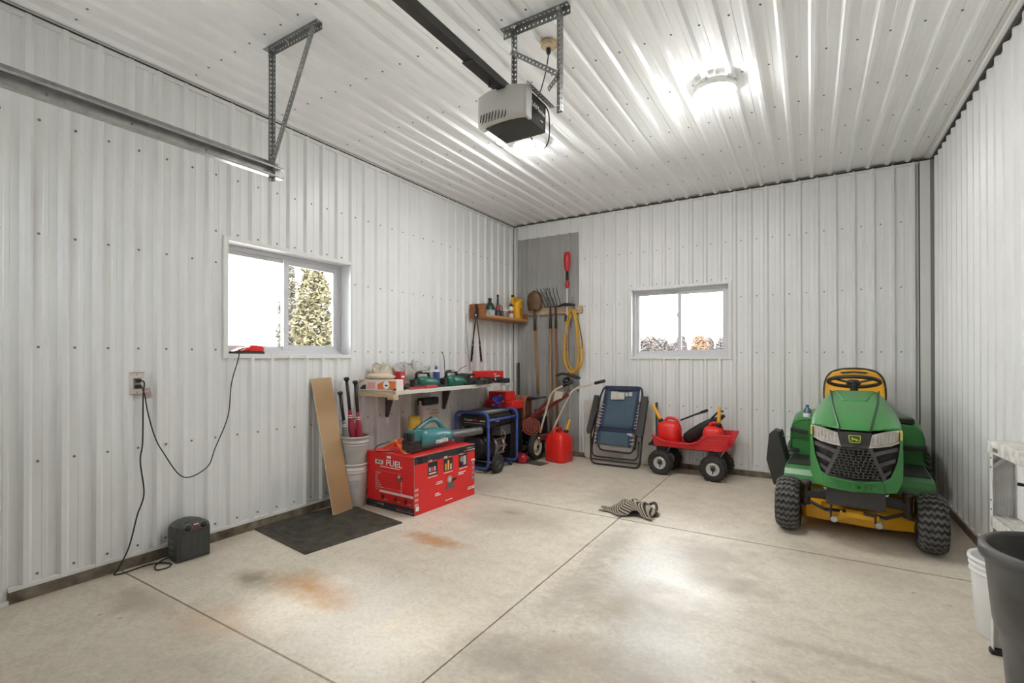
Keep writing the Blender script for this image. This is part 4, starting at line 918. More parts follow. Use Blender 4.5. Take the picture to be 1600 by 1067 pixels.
Mg = T(.0, -.04, .42) @ RZ(38) @ RX(90)
MB().lathe([(.108, 0), (.112, .008), (.112, .03), (.108, .034)], 28, M=Mg).build('belt_guard', mat('maroon_guard', (.30, .055, .04), .5, 0, .25, 14), tl)
for r in (.085, .055, .028): MB().lathe([(r, .034), (r+.006, .042), (r-.006, .042)], 26, M=Mg, cap0=False, cap1=False).build('guard_ring', mat('guard_dark', (.12, .03, .022), .6), tl)
for pts in ([(.16, -.10, .36), (.20, -.10, .50), (.315, -.12, .84), (.40, -.13, .905), (.52, -.14, .955)], [(.26, .02, .36), (.34, .02, .52), (.50, .02, .84), (.60, .02, .92), (.86, .0, .985)]):
    h_ = MB().tube(fillet(pts, .07, 6), .0125, 10).build('handlebar', M_CREAM, tl)
    e = Vector(pts[-1]); d = (e-Vector(pts[-2])).normalized(); MB().tube([e-d*.03, e+d*.10], .0185, 12).build('grip', M_BLACK, h_)
MB().bar((-.02, .02, .50), (.50, -.02, .84), .012, .045).build('brace', MATS['maroon_paint'], tl); MB().bar((-.02, -.06, .50), (.28, -.08, .76), .012, .04).build('brace', MATS['maroon_paint'], tl)
MB().bar((-.06, -.01, .46), (.02, -.01, .52), .02, .05).build('brace_end', M_BLACK, tl)
MB().prism([(.30, .74), (.44, .80), (.42, .86), (.33, .87)], -.02, .0, axis=1).build('cream_bracket', M_CREAM, tl)
MB().tube(spline([(.56, -.10, .92), (.62, -.1, .90), (.68, -.12, .85)]), .004, 6).build('clutch_lever', M_STEEL, tl)
MB().lathe([(.02, 0), (.022, .02), (.012, .03)], 12, M=T(.12, -.06, .27)).build('bolt', M_CHROME, tl)
rm = thing('rubber_mat', 'small dark rubber mat under the tiller wheel', 'mat', (-2.86, 5.25, 0), math.radians(-9))
MB().box((-.20, -.16, 0), (.17, .02, .007)).build('mat_sheet', M_MAT, rm, bevel=.002)
lump('red_foil_bag', 'small shiny red crumpled bag on the floor behind the generator', 'bag', (-2.98, 5.09, 0), (.08, .055, .055), mat('red_foil', (.40, .015, .03), .2, 0, .3, 30), 15, 18, 10, .35, freq=5)
def gas_can(name, label, loc, rz, w_, d_, h_, spout, group='red fuel cans'):
    """moulded fuel can: tapering body, bridge handle, collar and yellow spout (base, tip in local coordinates)"""
    t = thing(name, label, 'fuel can', loc, math.radians(rz), group=group)
    def ring(k, z, n=20, p=4.5):
        return [(w_/2*k[0]*math.copysign(abs(math.cos(a))**(2/p), math.cos(a))+k[2], d_/2*k[1]*math.copysign(abs(math.sin(a))**(2/p), math.sin(a))+k[3], z) for a in [2*math.pi*q/n for q in range(n)]]
    MB().loft([ring((.94, .94, 0, 0), 0), ring((1, 1, 0, 0), h_*.03), ring((1, 1, 0, 0), h_*.45), ring((.97, .97, 0, 0), h_*.68), ring((.85, .86, 0, 0), h_*.80), ring((.58, .66, 0, 0), h_*.88), ring((.3, .4, 0, 0), h_*.90)]).build('can_body', M_RED, t)
    for s_ in (-1, 1): MB().tube(fillet([(s_*w_*.22, -d_*.49, h_*.55), (s_*w_*.2, -d_*.47, h_*.74), (0, -d_*.33, h_*.86)], .03), .006, 8).build('moulded_rib', M_RED, t)
    MB().tube(fillet([(0, -d_*.42, h_*.72), (0, -d_*.36, h_*1.0), (0, d_*.12, h_*1.03), (0, d_*.22, h_*.84)], .05, 6), .017, 12).build('handle', M_RED, t)
    a, b = Vector(spout[0]), Vector(spout[1]); d = (b-a).normalized(); x, y, _ = ortho(d); M = frame(a, x, y)
    if M.col[2].xyz.dot(d) < 0: M = frame(a, y, x)
    L_ = (b-a).length
    MB().lathe([(.028, -.02), (.028, .018), (.022, .024)], 18, M=M).build('collar', M_BLACK, t)
    MB().lathe([(.020, .018), (.0195, L_*.35), (.0165, L_*.4), (.0155, L_*.9), (.013, L_)], 16, M=M).build('spout', M_YELLOW, t)
    return t
gas_can('fuel_can', 'tall red fuel can with a yellow spout on the floor beside the tiller', (-2.655, 5.445, 0), -10, .29, .27, .40, ((.06, .06, .36), (.115, .07, .51)))
# ================================================================== corner shelf, tools on the back wall
M_REDWOOD = mat('stained_cedar', (.30, .11, .035), .5, 0, .25, 5, .05, 40, stretch=(8, 1, 8))
sh = thing('wooden_shelf', 'small stained wooden tray shelf in the back left corner', 'shelf', (-3.513, 4.75, 1.75))
MB().box((0, 0, 0), (.228, 1.03, .018)).build('shelf_board', M_REDWOOD, sh, bevel=.002)
MB().box((0, 0, .018), (.228, .018, .172)).build('end_board', M_REDWOOD, sh, bevel=.002); MB().box((0, 1.0, .018), (.228, 1.018, .12)).build('end_board', M_REDWOOD, sh, bevel=.002)
MB().box((.004, .018, .018), (.016, 1.0, .13)).build('back_board', M_REDWOOD, sh)
MB().box((.216, .018, .018), (.2285, 1.0, .045)).build('front_lip', mat('cedar_pale_edge', (.55, .30, .12), .5), sh)
SZ = 1.7685
def bottle(name, label, y, prof, m, cap, lab=None, x=-3.40, n=18, sq=False):
    t = thing(name, label, 'bottle', (x, y, SZ), group='bottles on the corner shelf')
    MB().lathe(prof, n).build('bottle_body', m, t); r, z = prof[-1]
    MB().lathe([(r+.003, z-.004), (r+.003, z+.022), (r*.6, z+.024)], 14).build('cap', cap, t)
    if lab: MB().lathe([(lab[0], lab[1]), (lab[0], lab[2])], n, cap0=False, cap1=False).build('label', lab[3], t)
    return t
M_CLEAR = mat('clear_plastic', (.55, .54, .50), .15, trans=.6)
bottle('oil_bottle', 'dark green bottle with a pale blue label nearest the loppers', 5.02, [(.062, 0), (.065, .01), (.065, .13), (.045, .175), (.020, .20), (.020, .225)], mat('bottle_dark_green', (.02, .05, .04), .3), M_BLACK, (.0655, .015, .10, mat('label_pale_blue', (.40, .48, .50), .5, 0, .4, 30)))
t = bottle('oil_bottle', 'dark bottle with a long thin neck and red collar', 5.20, [(.05, 0), (.052, .01), (.052, .09), (.035, .11), (.024, .15), (.016, .19), (.011, .29)], mat('bottle_black', (.025, .03, .04), .3), M_BLACK)
MB().lathe([(.038, .11), (.030, .15), (.022, .18)], 16, cap0=False, cap1=False).build('red_collar', mat('dull_red', (.28, .05, .04), .5), t); MB().tube(fillet([(.02, .0, .18), (.02, .07, .17), (.03, .06, .10)], .03), .007, 8).build('handle', MATS['dull_red'], t)
t = bottle('glass_jar', 'clear jar holding a folded paper', 5.36, [(.055, 0), (.058, .008), (.058, .105), (.05, .115)], M_CLEAR, M_WHITE)
MB().prism([(-.05, .12), (.05, .10), (.06, .17), (.0, .22), (-.04, .19)], -.004, .004, axis=0).build('folded_paper', mat('paper_white', (.68, .66, .62), .7), t)
bottle('spray_can', 'small aerosol can with a red band beside the yellow jug', 5.475, [(.030, 0), (.032, .005), (.032, .16), (.022, .18), (.018, .19)], M_WHITE, M_BLACK, (.0325, .09, .13, mat('band_red', (.5, .04, .03), .4)), x=-3.37, n=14)
yj = thing('oil_jug', 'bright yellow oil jug at the corner end of the shelf', 'jug', (-3.385, 5.63, SZ))
M_JUG = mat('jug_yellow', (.80, .42, .015), .35)
MB().loft([[(.072*math.copysign(abs(math.cos(a))**.5, math.cos(a)), wy*math.copysign(abs(math.sin(a))**.5, math.sin(a))+oy, z) for a in [2*math.pi*q/18 for q in range(18)]] for wy, oy, z in ((.075, 0, 0), (.08, 0, .01), (.08, 0, .20), (.075, -.004, .24), (.035, .035, .29), (.025, .045, .30))]).build('jug_body', M_JUG, yj)
MB().tube(fillet([(0, .04, .28), (0, -.02, .318), (0, -.095, .30), (0, -.11, .24), (0, -.075, .20)], .035), .020, 10).build('handle', M_JUG, yj)
MB().lathe([(.02, 0), (.022, .02), (.018, .028)], 14, M=T(0, -.09, .318)).build('cap', M_BLACK, yj)
MB().box((.0722, -.02, .06), (.074, .03, .17)).build('label', mat('jug_label_red', (.65, .15, .03), .5), yj)
# loppers hanging from the shelf end
lo = thing('garden_loppers', 'long black and orange loppers hanging from the shelf end', 'loppers', (-3.40, 4.728, 1.22))
M_ORG = mat('orange_band', (.65, .22, .05), .45)
for s_, x0 in ((1, -.072), (-1, .078)):
    top_ = (.002*s_, 0, .56)
    MB().tube([(x0, 0, 0), (x0*.72, 0, .19), (x0*.62, 0, .26)], [.0135, .0135, .011], 10).build('grip', M_BLACK, lo)
    MB().tube([(x0*.64, 0, .25), (x0*.30, 0, .44), top_], .0085, 10).build('handle', M_BLACK if s_ > 0 else mat('brown_handle', (.10, .05, .03), .4), lo)
    MB().lathe([(.015, 0), (.015, .018)], 10, M=T(x0, 0, 0)).build('end_band', M_ORG, lo); MB().lathe([(.0145, 0), (.0145, .012)], 10, M=T(x0*.70, 0, .20)).build('end_band', M_ORG, lo)
MB().prism([(-.03, .52), (.012, .50), (.03, .56), (.028, .64), (.008, .70), (-.014, .69), (-.004, .62), (-.028, .58)], -.006, .006, axis=1).build('blade', mat('blade_dark', (.05, .05, .048), .35, .5), lo)
MB().lathe([(.012, -.012), (.012, .012)], 10, M=T(0, 0, .565) @ RX(90)).build('pivot_bolt', M_CHROME, lo)
wr_ = tag(MB().tube(spline([(-3.49, 4.66, 1.80), (-3.495, 4.66, 1.6), (-3.49, 4.69, 1.35), (-3.49, 4.74, 1.12)]), .004, 6).build('hanging_wire', mat('grey_wire', (.22, .22, .21), .5)), 'thin grey wire hanging beside the loppers', 'wire')
# board with hooks
hbd = thing('tool_rail', 'pale pine board with hooks screwed to the back wall', 'rail', (-2.88, 5.775, 1.853))
MB().box((-.395, 0, 0), (.395, .022, .085)).build('board', M_WOOD, hbd, bevel=.002)
for x in (-.27, -.05, .04, .26): MB().tube(fillet([(x, 0, .06), (x, -.05, .055), (x, -.055, .085)], .015), .004, 6).build('hook', M_STEELD, hbd)
MB().box((.365, -.004, .005), (.395, 0, .095)).build('end_bracket', M_WOOD, hbd)
for dx in (.28, .30): MB().tube([(dx, -.01, .03), (dx-.012, -.03, .14), (dx-.016, -.035, .21)], .005, 6).build('prong', M_STEELD, hbd)
M_HANDLE = mat('ash_handle', (.36, .20, .09), .5, 0, .25, 6, stretch=(6, 6, 1)); M_HANDLED = mat('dark_ash_handle', (.22, .10, .05), .5, 0, .25, 6, stretch=(6, 6, 1))
sv = thing('round_shovel', 'round-point shovel hanging blade up on the pine rail', 'shovel', (-3.10, 5.735, .76))
R = []
for i in range(10):
    u = i/9; z = 1.15+.265*u; hw_ = .115*(math.sin(math.pi*(.22+.62*u))**.8) if u < 1 else .01
    if u > .6: hw_ = .115*math.sqrt(max(0, 1-((u-.6)/.4)**2))*.97+.002
    R.append([(-.05+hw_*q, -.018-.03*(1-q*q), z) for q in (-1, -.7, -.35, 0, .35, .7, 1)])
o = MB().loft(R, False, False, closed=False).build('blade', mat('rusty_blade', (.17, .10, .055), .55, .4, .35, 9), sv, fix=False); s_ = o.modifiers.new('thick', 'SOLIDIFY'); s_.thickness = .004
MB().tube([(-.038, -.03, .88), (-.042, -.03, 1.05), (-.05, -.035, 1.18)], [.021, .020, .012], 10).build('socket', mat('socket_dark', (.09, .07, .05), .5, .4), sv)
MB().tube([(.005, -.01, .03), (-.012, -.02, .4), (-.038, -.03, .90)], [.019, .0185, .018], 10).build('handle', M_HANDLE, sv)
def pitchfork(label, x, hx, ntine, m, lean):
    t = thing('pitchfork', label, 'pitchfork', (x, 5.73, .0), group='pitchforks on the pine rail')
    MB().tube([(hx, .0, .20), (0, -.01, 1.70)], .0175, 10).build('handle', m, t); MB().tube([(0, -.01, 1.66), (0, -.012, 1.94)], [.020, .012], 10).build('ferrule', mat('ferrule_dark', (.07, .06, .05), .5, .5), t)
    mb = MB(); sp_ = .052
    mb.tube([(-sp_*(ntine-1)/2, -.014, 1.945), (sp_*(ntine-1)/2, -.014, 1.945)], .006, 6)
    mb.build('crossbar', MATS['ferrule_dark'], t)
    for k in range(ntine):
        q = (k-(ntine-1)/2)*sp_; MB().tube(spline([(q, -.014, 1.945), (q+lean*.15, -.04, 2.02), (q+lean*.5, -.05, 2.10), (q+lean, -.03, 2.20)], 5), [.0048]*15+[.0015], 6).build('tine', MATS['ferrule_dark'], t)
pitchfork('pitchfork with the browner handle nearest the shovel', -2.914, .0, 4, M_HANDLE, -.12)
pitchfork('pitchfork with the darker handle nearest the red trimmer', -2.835, .02, 4, M_HANDLED, -.06)
# upside-down string trimmer
tm = thing('string_trimmer', 'red string trimmer hanging upside down beside the yellow cord', 'trimmer', (-2.662, 5.70, .96))
MB().tube([(0, 0, .02), (0, 0, 1.24)], .0115, 12).build('shaft', mat('white_shaft', (.66, .63, .58), .35), tm)
MB().loft([[(a*math.cos(q), b*math.sin(q), z) for q in [2*math.pi*k/16 for k in range(16)]] for a, b, z in ((.016, .016, 1.42), (.032, .03, 1.45), (.043, .04, 1.52), (.045, .042, 1.62), (.042, .04, 1.655), (.03, .03, 1.66))]).build('motor_housing', mat('trimmer_red', (.50, .015, .02), .35), tm)
MB().rbox((-.03, -.025, 1.64), (.03, .025, 1.675), .008).build('battery', MATS['trimmer_red'], tm)
MB().lathe([(.019, 1.31), (.021, 1.33), (.019, 1.42)], 12).build('rear_grip', M_BLACK, tm)
MB().loft([[(a*math.cos(q), a*math.sin(q), z) for q in [2*math.pi*k/14 for k in range(14)]] for a, z in ((.012, 1.21), (.026, 1.23), (.029, 1.26), (.022, 1.30), (.014, 1.32))]).build('trigger_housing', MATS['trimmer_red'], tm)
MB().tube(fillet([(-.115, -.02, .98), (-.04, -.03, 1.0), (.05, -.03, .995), (.12, -.02, .985)], .03), [.012, .014, .018, .02, .02, .02, .02, .02, .02, .02, .02, .02, .016, .012][:14], 10).build('loop_handle', M_BLACK, tm)
MB().rbox((-.028, -.028, .78), (.02, .02, .86), .01).build('coupling', M_BLACK, tm); MB().lathe([(.014, .40), (.014, .62)], 10).build('shaft_label', mat('label_worn', (.30, .20, .22), .5, 0, .6, 40), tm)
MB().prism([(-.125, .075), (-.09, .10), (.03, .095), (.17, .045), (.175, .065), (.05, .12), (-.05, .125), (-.12, .10)], -.09, .03, axis=1).build('guard', mat('guard_black', (.03, .028, .026), .5), tm)
MB().lathe([(.02, 0), (.05, .01), (.055, .05), (.03, .08)], 16, M=T(0, -.02, -.02)).build('spool_head', M_BLACK, tm)
yc = thing('extension_cord', 'coiled yellow extension cord hanging from the pine rail', 'cord', (-2.575, 5.715, 1.04))
M_YC = mat('yellow_cord', (.62, .35, .035), .45); rn = random.Random(4)
for k in range(9):
    wv, dx, dz, dy = rn.uniform(.075, .125), rn.uniform(-.012, .012), rn.uniform(0, .10), -.022*(k % 4)*.8-.005
    top = .845+rn.uniform(-.01, .01)
    MB().tube(spline([(dx-.035, dy, top-.03), (dx-.05-wv*.35, dy, .60), (dx-wv, dy, .30), (dx-wv*.8, dy, .12+dz*.5), (dx, dy, dz*.9+.005), (dx+wv*.8, dy, .10+dz*.5), (dx+wv, dy, .30), (dx+.04+wv*.3, dy, .62), (dx+.015, dy, top-.02), (dx-.01, dy, top), (dx-.035, dy, top-.03)], 7), .0062, 7).build('cord_loop', M_YC, yc)
MB().tube(spline([(.06, -.02, .74), (.10, -.02, .55), (.125, -.02, .40), (.09, -.02, .34)]), .0035, 6).build('tail', M_CORD, yc)
dk = tag(MB().tube([(-3.40, 5.745, .0), (-3.43, 5.77, 1.21)], [.020, .018], 8).build('dark_pole', mat('dark_pole_wood', (.045, .035, .028), .6)), 'short dark pole standing in the back left corner', 'pole')

# ================================================================== folding table and folded lounge chair
ft = thing('folding_table', 'off-white folding table top standing on edge against the back wall', 'table', (-1.99, 5.755, 0), 0)
MB().rbox((-.455, -.022, .003), (.455, .022, .745), .05, axis=1, n=5).build('table_top', mat('off_white_plastic', (.60, .57, .51), .5, 0, .08, 6, .15, 120), ft)
MB().rbox((-.43, -.026, .03), (.43, -.022, .715), .04, axis=1, n=5).build('inner_panel', mat('off_white_plastic_inner', (.58, .55, .49), .5, 0, .08, 6), ft)
MB().box((.445, -.020, .25), (.462, .018, .752)).build('folded_leg', M_BLACKM, ft)
lc = thing('lounge_chair', 'folded blue reclining lounge chair leaning in front of the white table', 'chair', (-1.95, 5.49, .0125))
v_ = Vector((0, .195, .981)).normalized()
CH = frame((0, 0, 0), (1, 0, 0), v_)      # local: x across, y up the lean, z towards the room
M_CF = mat('chair_frame_black', (.03, .03, .03), .35, .3); M_FAB = mat('blue_mesh_fabric', (.060, .105, .15), .7, 0, .1, 60, .2, 300); M_FABN = mat('navy_edge_fabric', (.028, .032, .085), .75)
def ct(pts, r, nm, closed=False, rad=.05): return MB().tube(fillet([CH @ Vector(p) for p in pts], rad, 6, closed), r, 10, closed=closed).build(nm, M_CF, lc)
ct([(-.292, .21, .03), (-.232, .80, .03), (-.185, .925, .03), (.262, .928, .03), (.285, .87, .03), (.228, .20, .03)], .0115, 'back_frame')
ct([(-.33, .33, .0), (-.303, .0, .0), (.29, .0, .0), (.30, .33, .0)], .0115, 'base_frame', rad=.07)
ct([(-.30, .30, .015), (-.29, .085, .02), (.27, .085, .02), (.27, .30, .015)], .010, 'leg_frame', rad=.07)
ct([(-.22, .24, .03), (-.19, .165, .03), (.20, .155, .03), (.22, .24, .03)], .010, 'foot_frame', rad=.05)
ct([(-.295, .052, .0), (.28, .050, .0)], .007, 'cross_bar')
ct([(-.33, .33, .0), (-.25, .70, .0)], .010, 'side_rail'); ct([(.30, .33, .0), (.345, .78, .0)], .010, 'side_rail')
def sheet(x0, y0, x1, y1, x2, y2, x3, y3, z, m, nm, sag=.012, n=6):
    R = []
    for i in range(n+1):
        u = i/n; a = Vector((x0+(x3-x0)*u, y0+(y3-y0)*u, 0)); b = Vector((x1+(x2-x1)*u, y1+(y2-y1)*u, 0))
        R.append([tuple(CH @ Vector((a.x+(b.x-a.x)*w, a.y+(b.y-a.y)*w, z-sag*math.sin(math.pi*w)))) for w in [q/8 for q in range(9)]])
    o = MB().loft(R, False, False, closed=False).build(nm, m, lc, fix=False); s_ = o.modifiers.new('t', 'SOLIDIFY'); s_.thickness = .004; return o
sheet(-.195, .415, .185, .415, .232, .895, -.15, .895, .034, M_FAB, 'back_sling')
sheet(-.225, .23, .155, .23, .165, .40, -.20, .40, .046, M_FAB, 'seat_sling', .004)
sheet(-.222, .415, -.19, .415, -.145, .905, -.172, .905, .036, M_FABN, 'sling_edge', .0); sheet(.18, .415, .222, .415, .255, .905, .228, .905, .036, M_FABN, 'sling_edge', .0)
sheet(-.172, .885, .255, .885, .262, .935, -.175, .935, .040, M_FABN, 'head_sleeve', .0)
sheet(-.225, .392, .225, .392, .228, .42, -.222, .42, .050, M_FABN, 'seam_band', .0); sheet(-.252, .232, -.222, .232, -.20, .40, -.23, .40, .046, M_FABN, 'sling_edge', .0); sheet(.15, .225, .188, .225, .20, .40, .16, .40, .046, M_FABN, 'sling_edge', .0)
def arm(pts, nm='armrest'): return MB().prism(pts, -.004, .03, CH @ T(0, 0, .045)).build(nm, mat('armrest_grey', (.05, .05, .048), .55), lc, bevel=.008)
arm([(-.295, .815), (-.235, .81), (-.245, .70), (-.305, .36), (-.345, .335), (-.365, .38)]); arm([(.292, .825), (.362, .82), (.355, .70), (.322, .36), (.285, .345), (.245, .375)])
for i in range(8):
    y = .44+.036*i*1.05
    for x0, x1 in ((-.205+.045*i/8*1.0, -.262+.04*i/8), (.205+.04*i/8, .248+.03*i/8)): MB().tube([CH @ Vector((x0, y, .04)), CH @ Vector((x1, y+.012, .034))], .0042, 6).build('bungee_loop', M_WHITE, lc)
for i in range(3):
    y = .26+.045*i
    for x0, x1 in ((-.235, -.27), (.172, .215)): MB().tube([CH @ Vector((x0, y, .05)), CH @ Vector((x1, y+.012, .036))], .0042, 6).build('bungee_loop', M_WHITE, lc)
for a in ((-.093, .77, -.015, .868), (-.012, .775, .072, .862), (.084, .815, .112, .862), (.122, .82, .165, .866)): MB().box((a[0], a[1], .030), (a[2], a[3], .0385), CH).build('sewn_label', mat('label_fabric', (.55, .53, .48), .7, 0, .2, 60), lc)
MB().box((.14, .36, .052), (.20, .385, .058), CH @ T(0, 0, 0)).build('strap_tab', mat('pale_strap', (.40, .44, .52), .6), lc)

# ================================================================== red garden wagon and its load
wg = thing('garden_wagon', 'red plastic garden wagon with four chunky black tyres', 'wagon', (-1.12, 5.52, 0), math.radians(-4))
def wy(x): return x+1.12
top = [(-1.465, .448), (-1.40, .410), (-1.33, .385), (-1.19, .378), (-1.07, .378), (-.985, .405), (-.935, .447), (-.885, .482), (-.80, .492), (-.72, .494), (-.665, .497)]
botz = .312
def tub_sections(inset, zf):
    R = []
    for (x, z) in top:
        u = (x+1.465)/.80; xl = wy(x); bx_ = -.33+u*.695       # bottom shrinks inwards
        R.append((xl, bx_, z))
    return R
M_TUB = mat('wagon_red', (.72, .025, .035), .38, 0, .06, 6)
rings = []
for (xt, xb, z) in tub_sections(0, 0):
    hwid_t, hwid_b = .205, .165
    e = .012
    rings.append([(xt, -hwid_t-.012, z-.012), (xt, -hwid_t-.012, z), (xt, -hwid_t+e, z), ((xt*.35+xb*.65), -hwid_b+.012, botz+.012), ((xt*.35+xb*.65), hwid_b-.012, botz+.012), (xt, hwid_t-e, z), (xt, hwid_t+.012, z), (xt, hwid_t+.012, z-.012), (xt, hwid_t, z-.012), (xb, hwid_b, botz), (xb, -hwid_b, botz), (xt, -hwid_t, z-.012)])
MB().loft(rings, True, True, smooth=False).build('tub', M_TUB, wg, bevel=.005)
endL = [(xt, z) for xt, xb, z in tub_sections(0, 0)][0]; endR = [(xt, z) for xt, xb, z in tub_sections(0, 0)][-1]
for off, zz in ((.05, .045), (.09, .085)):
    MB().tube([(xt+(xb-xt)*off*6, -.205+.04*off*6-.001, (z-.012)+(botz-z+.012)*off*6) for xt, xb, z in tub_sections(0, 0)], .0045, 6).build('moulded_line', M_TUB, wg)
MB().prism([(.36, .40), (.46, .44), (.475, .50), (.40, .47)], -.12, .12, axis=1).build('tailboard', M_TUB, wg) if False else None
for x in (-.275, .275):
    MB().tube([(x, -.13, .13), (x, .19, .13)], .010, 8).build('axle', M_BLACKM, wg)
    MB().rbox((x-.05, -.12, .20), (x+.05, .14, .30), .01).build('axle_bracket', M_BLACKM, wg)
    for s_ in (-1, 1): MB().bar((x+.09, s_*.08, .30), (x, s_*.08, .15), .02, .012).build('strut', M_STEELD if s_ < 0 else M_BLACKM, wg)
MB().box((-.38, -.05, .285), (.34, .05, .310)).build('chassis', M_BLACKM, wg)
def wagon_wheel(x, y, s_):
    Wm = empty('w'); bpy.data.objects.remove(Wm)
    R_, w_ = .130, .085; M = T(x, y, R_) @ RX(90 if s_ < 0 else -90)
    pr_ = [(R_*.52, -w_*.36), (R_*.72, -w_*.5), (R_*.90, -w_*.44), (R_, -w_*.25), (R_*1.01, 0), (R_, w_*.25), (R_*.90, w_*.44), (R_*.72, w_*.5), (R_*.52, w_*.36)]
    ty = MB().lathe(pr_, 36, M=M, cap0=False, cap1=False)
    for k in range(22):
        for q in (-1, 1): ty.cbox((0, 0, 0), (.010, .020, .030), M @ RZ(360*(k+(.25 if q > 0 else 0))/22) @ T(R_*.965, 0, q*w_*.30) @ RY(q*-38))
    o = ty.build('wheel', M_RUBBER, wg)
    mr = mat('rim_silver', (.55, .55, .53), .35, .3)
    MB().lathe([(R_*.53, w_*.36), (R_*.52, w_*.26), (R_*.42, w_*.20), (R_*.40, w_*.28), (R_*.30, w_*.30), (R_*.28, w_*.16), (R_*.18, w_*.16)], 28, M=M, cap0=False, cap1=False).build('rim', mr, o)
    MB().lathe([(R_*.52, -w_*.3), (R_*.1, -w_*.28)], 24, M=M, cap0=False, cap1=False).build('rim_back', mr, o)
    MB().lathe([(R_*.19, w_*.05), (R_*.17, w_*.34), (.001, w_*.36)], 14, M=M, cap0=False).build('hub', M_BLACKM, o)
    MB().box((-.005, -.055, w_*.18), (.005, -.025, w_*.30), M).build('valve', M_BLACK, o)
for x in (-.275, .275):
    wagon_wheel(x, -.135, -1); wagon_wheel(x, .185, 1)
# pull handle: yoke, bar folded back over the load
MB().bar((-.43, 0, .302), (-.25, 0, .29), .05, .03).build('tongue', M_BLACKM, wg); MB().lathe([(.018, -.03), (.018, .03)], 12, M=T(-.43, 0, .30) @ RX(90)).build('tongue_pivot', M_BLACKM, wg)
MB().tube([(-.43, 0, .30), (-.36, .0, .42)], .011, 8).build('handle_shaft', M_BLACKM, wg)
hd = MB().tube([(-.13, .12, .575), (.02, .10, .645), (.15, .08, .70)], [.009, .010, .014], 10).build('handle_bar', M_BLACKM, wg); MB().tube([(.10, .085, .68), (.17, .078, .708)], .016, 10).build('handle_grip', M_BLACK, hd)
def in_wagon(x, y, z): 
    c, s_ = math.cos(math.radians(-4)), math.sin(math.radians(-4)); return (-1.12+c*x-s_*y, 5.52+s_*x+c*y, z)
gas_can('fuel_can', 'red fuel can with its yellow spout pointing left at the front of the wagon', in_wagon(-.205, -.04, .3255), 84, .20, .235, .28, ((-.02, .085, .245), (-.01, .185, .43)))
gas_can('fuel_can', 'red fuel can with an upright yellow spout at the back of the wagon', in_wagon(.258, -.045, .3255), 86, .20, .20, .26, ((-.02, -.055, .245), (-.02, -.062, .435)))
M_BAG = mat('black_canvas', (.022, .022, .021), .7, 0, .3, 20, .4, 60)
bg_ = thing('canvas_bag', 'long black canvas carry bag lying slanted across the wagon', 'bag', in_wagon(-.03, .085, .3255))
def srect(c, d, a, b, n=14):
    x, y, _ = ortho(Vector(d)); return [tuple(Vector(c)+Vector((0, 1, 0))*a*math.copysign(abs(math.cos(t))**.6, math.cos(t))+Vector((-d[2], 0, d[0]))*b*math.copysign(abs(math.sin(t))**.6, math.sin(t))) for t in [2*math.pi*q/n for q in range(n)]]
dd = (.80, 0, .60)
MB().loft([srect((-.03+.80*s_, 0, .05+.60*s_), dd, a, b) for s_, a, b in ((-.01, .05, .035), (.02, .08, .06), (.10, .085, .068), (.2, .085, .064), (.29, .08, .056), (.36, .065, .042), (.40, .045, .024))]).build('bag_body', M_BAG, bg_)
MB().loft([srect((.03+.80*s_, -.03, .085+.60*s_), dd, a, b) for s_, a, b in ((.12, .03, .02), (.2, .06, .036), (.34, .055, .030), (.42, .03, .016))]).build('bag_flap', M_BAG, bg_)
MB().tube(fillet([(.24, -.03, .30), (.31, -.03, .375), (.345, -.03, .385), (.355, -.03, .372)], .02), .010, 8).build('bag_strap', M_BAG, bg_)
ribbon([(.03, -.085, .10), (.11, -.087, .165), (.20, -.085, .235), (.27, -.08, .30)], .02, .004, M_BAG, 'webbing', bg_, (0, -1, 0))

# ================================================================== rag on the floor
rg = thing('striped_rag', 'crumpled striped brown rag on the floor joint', 'rag', (-1.275, 3.93, 0), math.radians(8))
def rag_mat():
    m = bpy.data.materials.new('striped_cloth'); m.use_nodes = True; nt = m.node_tree; b = nt.nodes['Principled BSDF']; b.inputs['Roughness'].default_value = .9
    a = nt.nodes.new('ShaderNodeUVMap'); wv = nt.nodes.new('ShaderNodeTexWave'); wv.inputs['Scale'].default_value = 2.6; wv.inputs['Distortion'].default_value = 1.0; wv.inputs['Detail'].default_value = 1
    nt.links.new(a.outputs[0], wv.inputs['Vector']); r = nt.nodes.new('ShaderNodeValToRGB'); e = r.color_ramp.elements; e[0].position = .42; e[0].color = (.035, .028, .022, 1); e[1].position = .55; e[1].color = (.38, .33, .26, 1)
    nt.links.new(wv.outputs['Fac'], r.inputs[0]); nt.links.new(r.outputs[0], b.inputs['Base Color']); return m
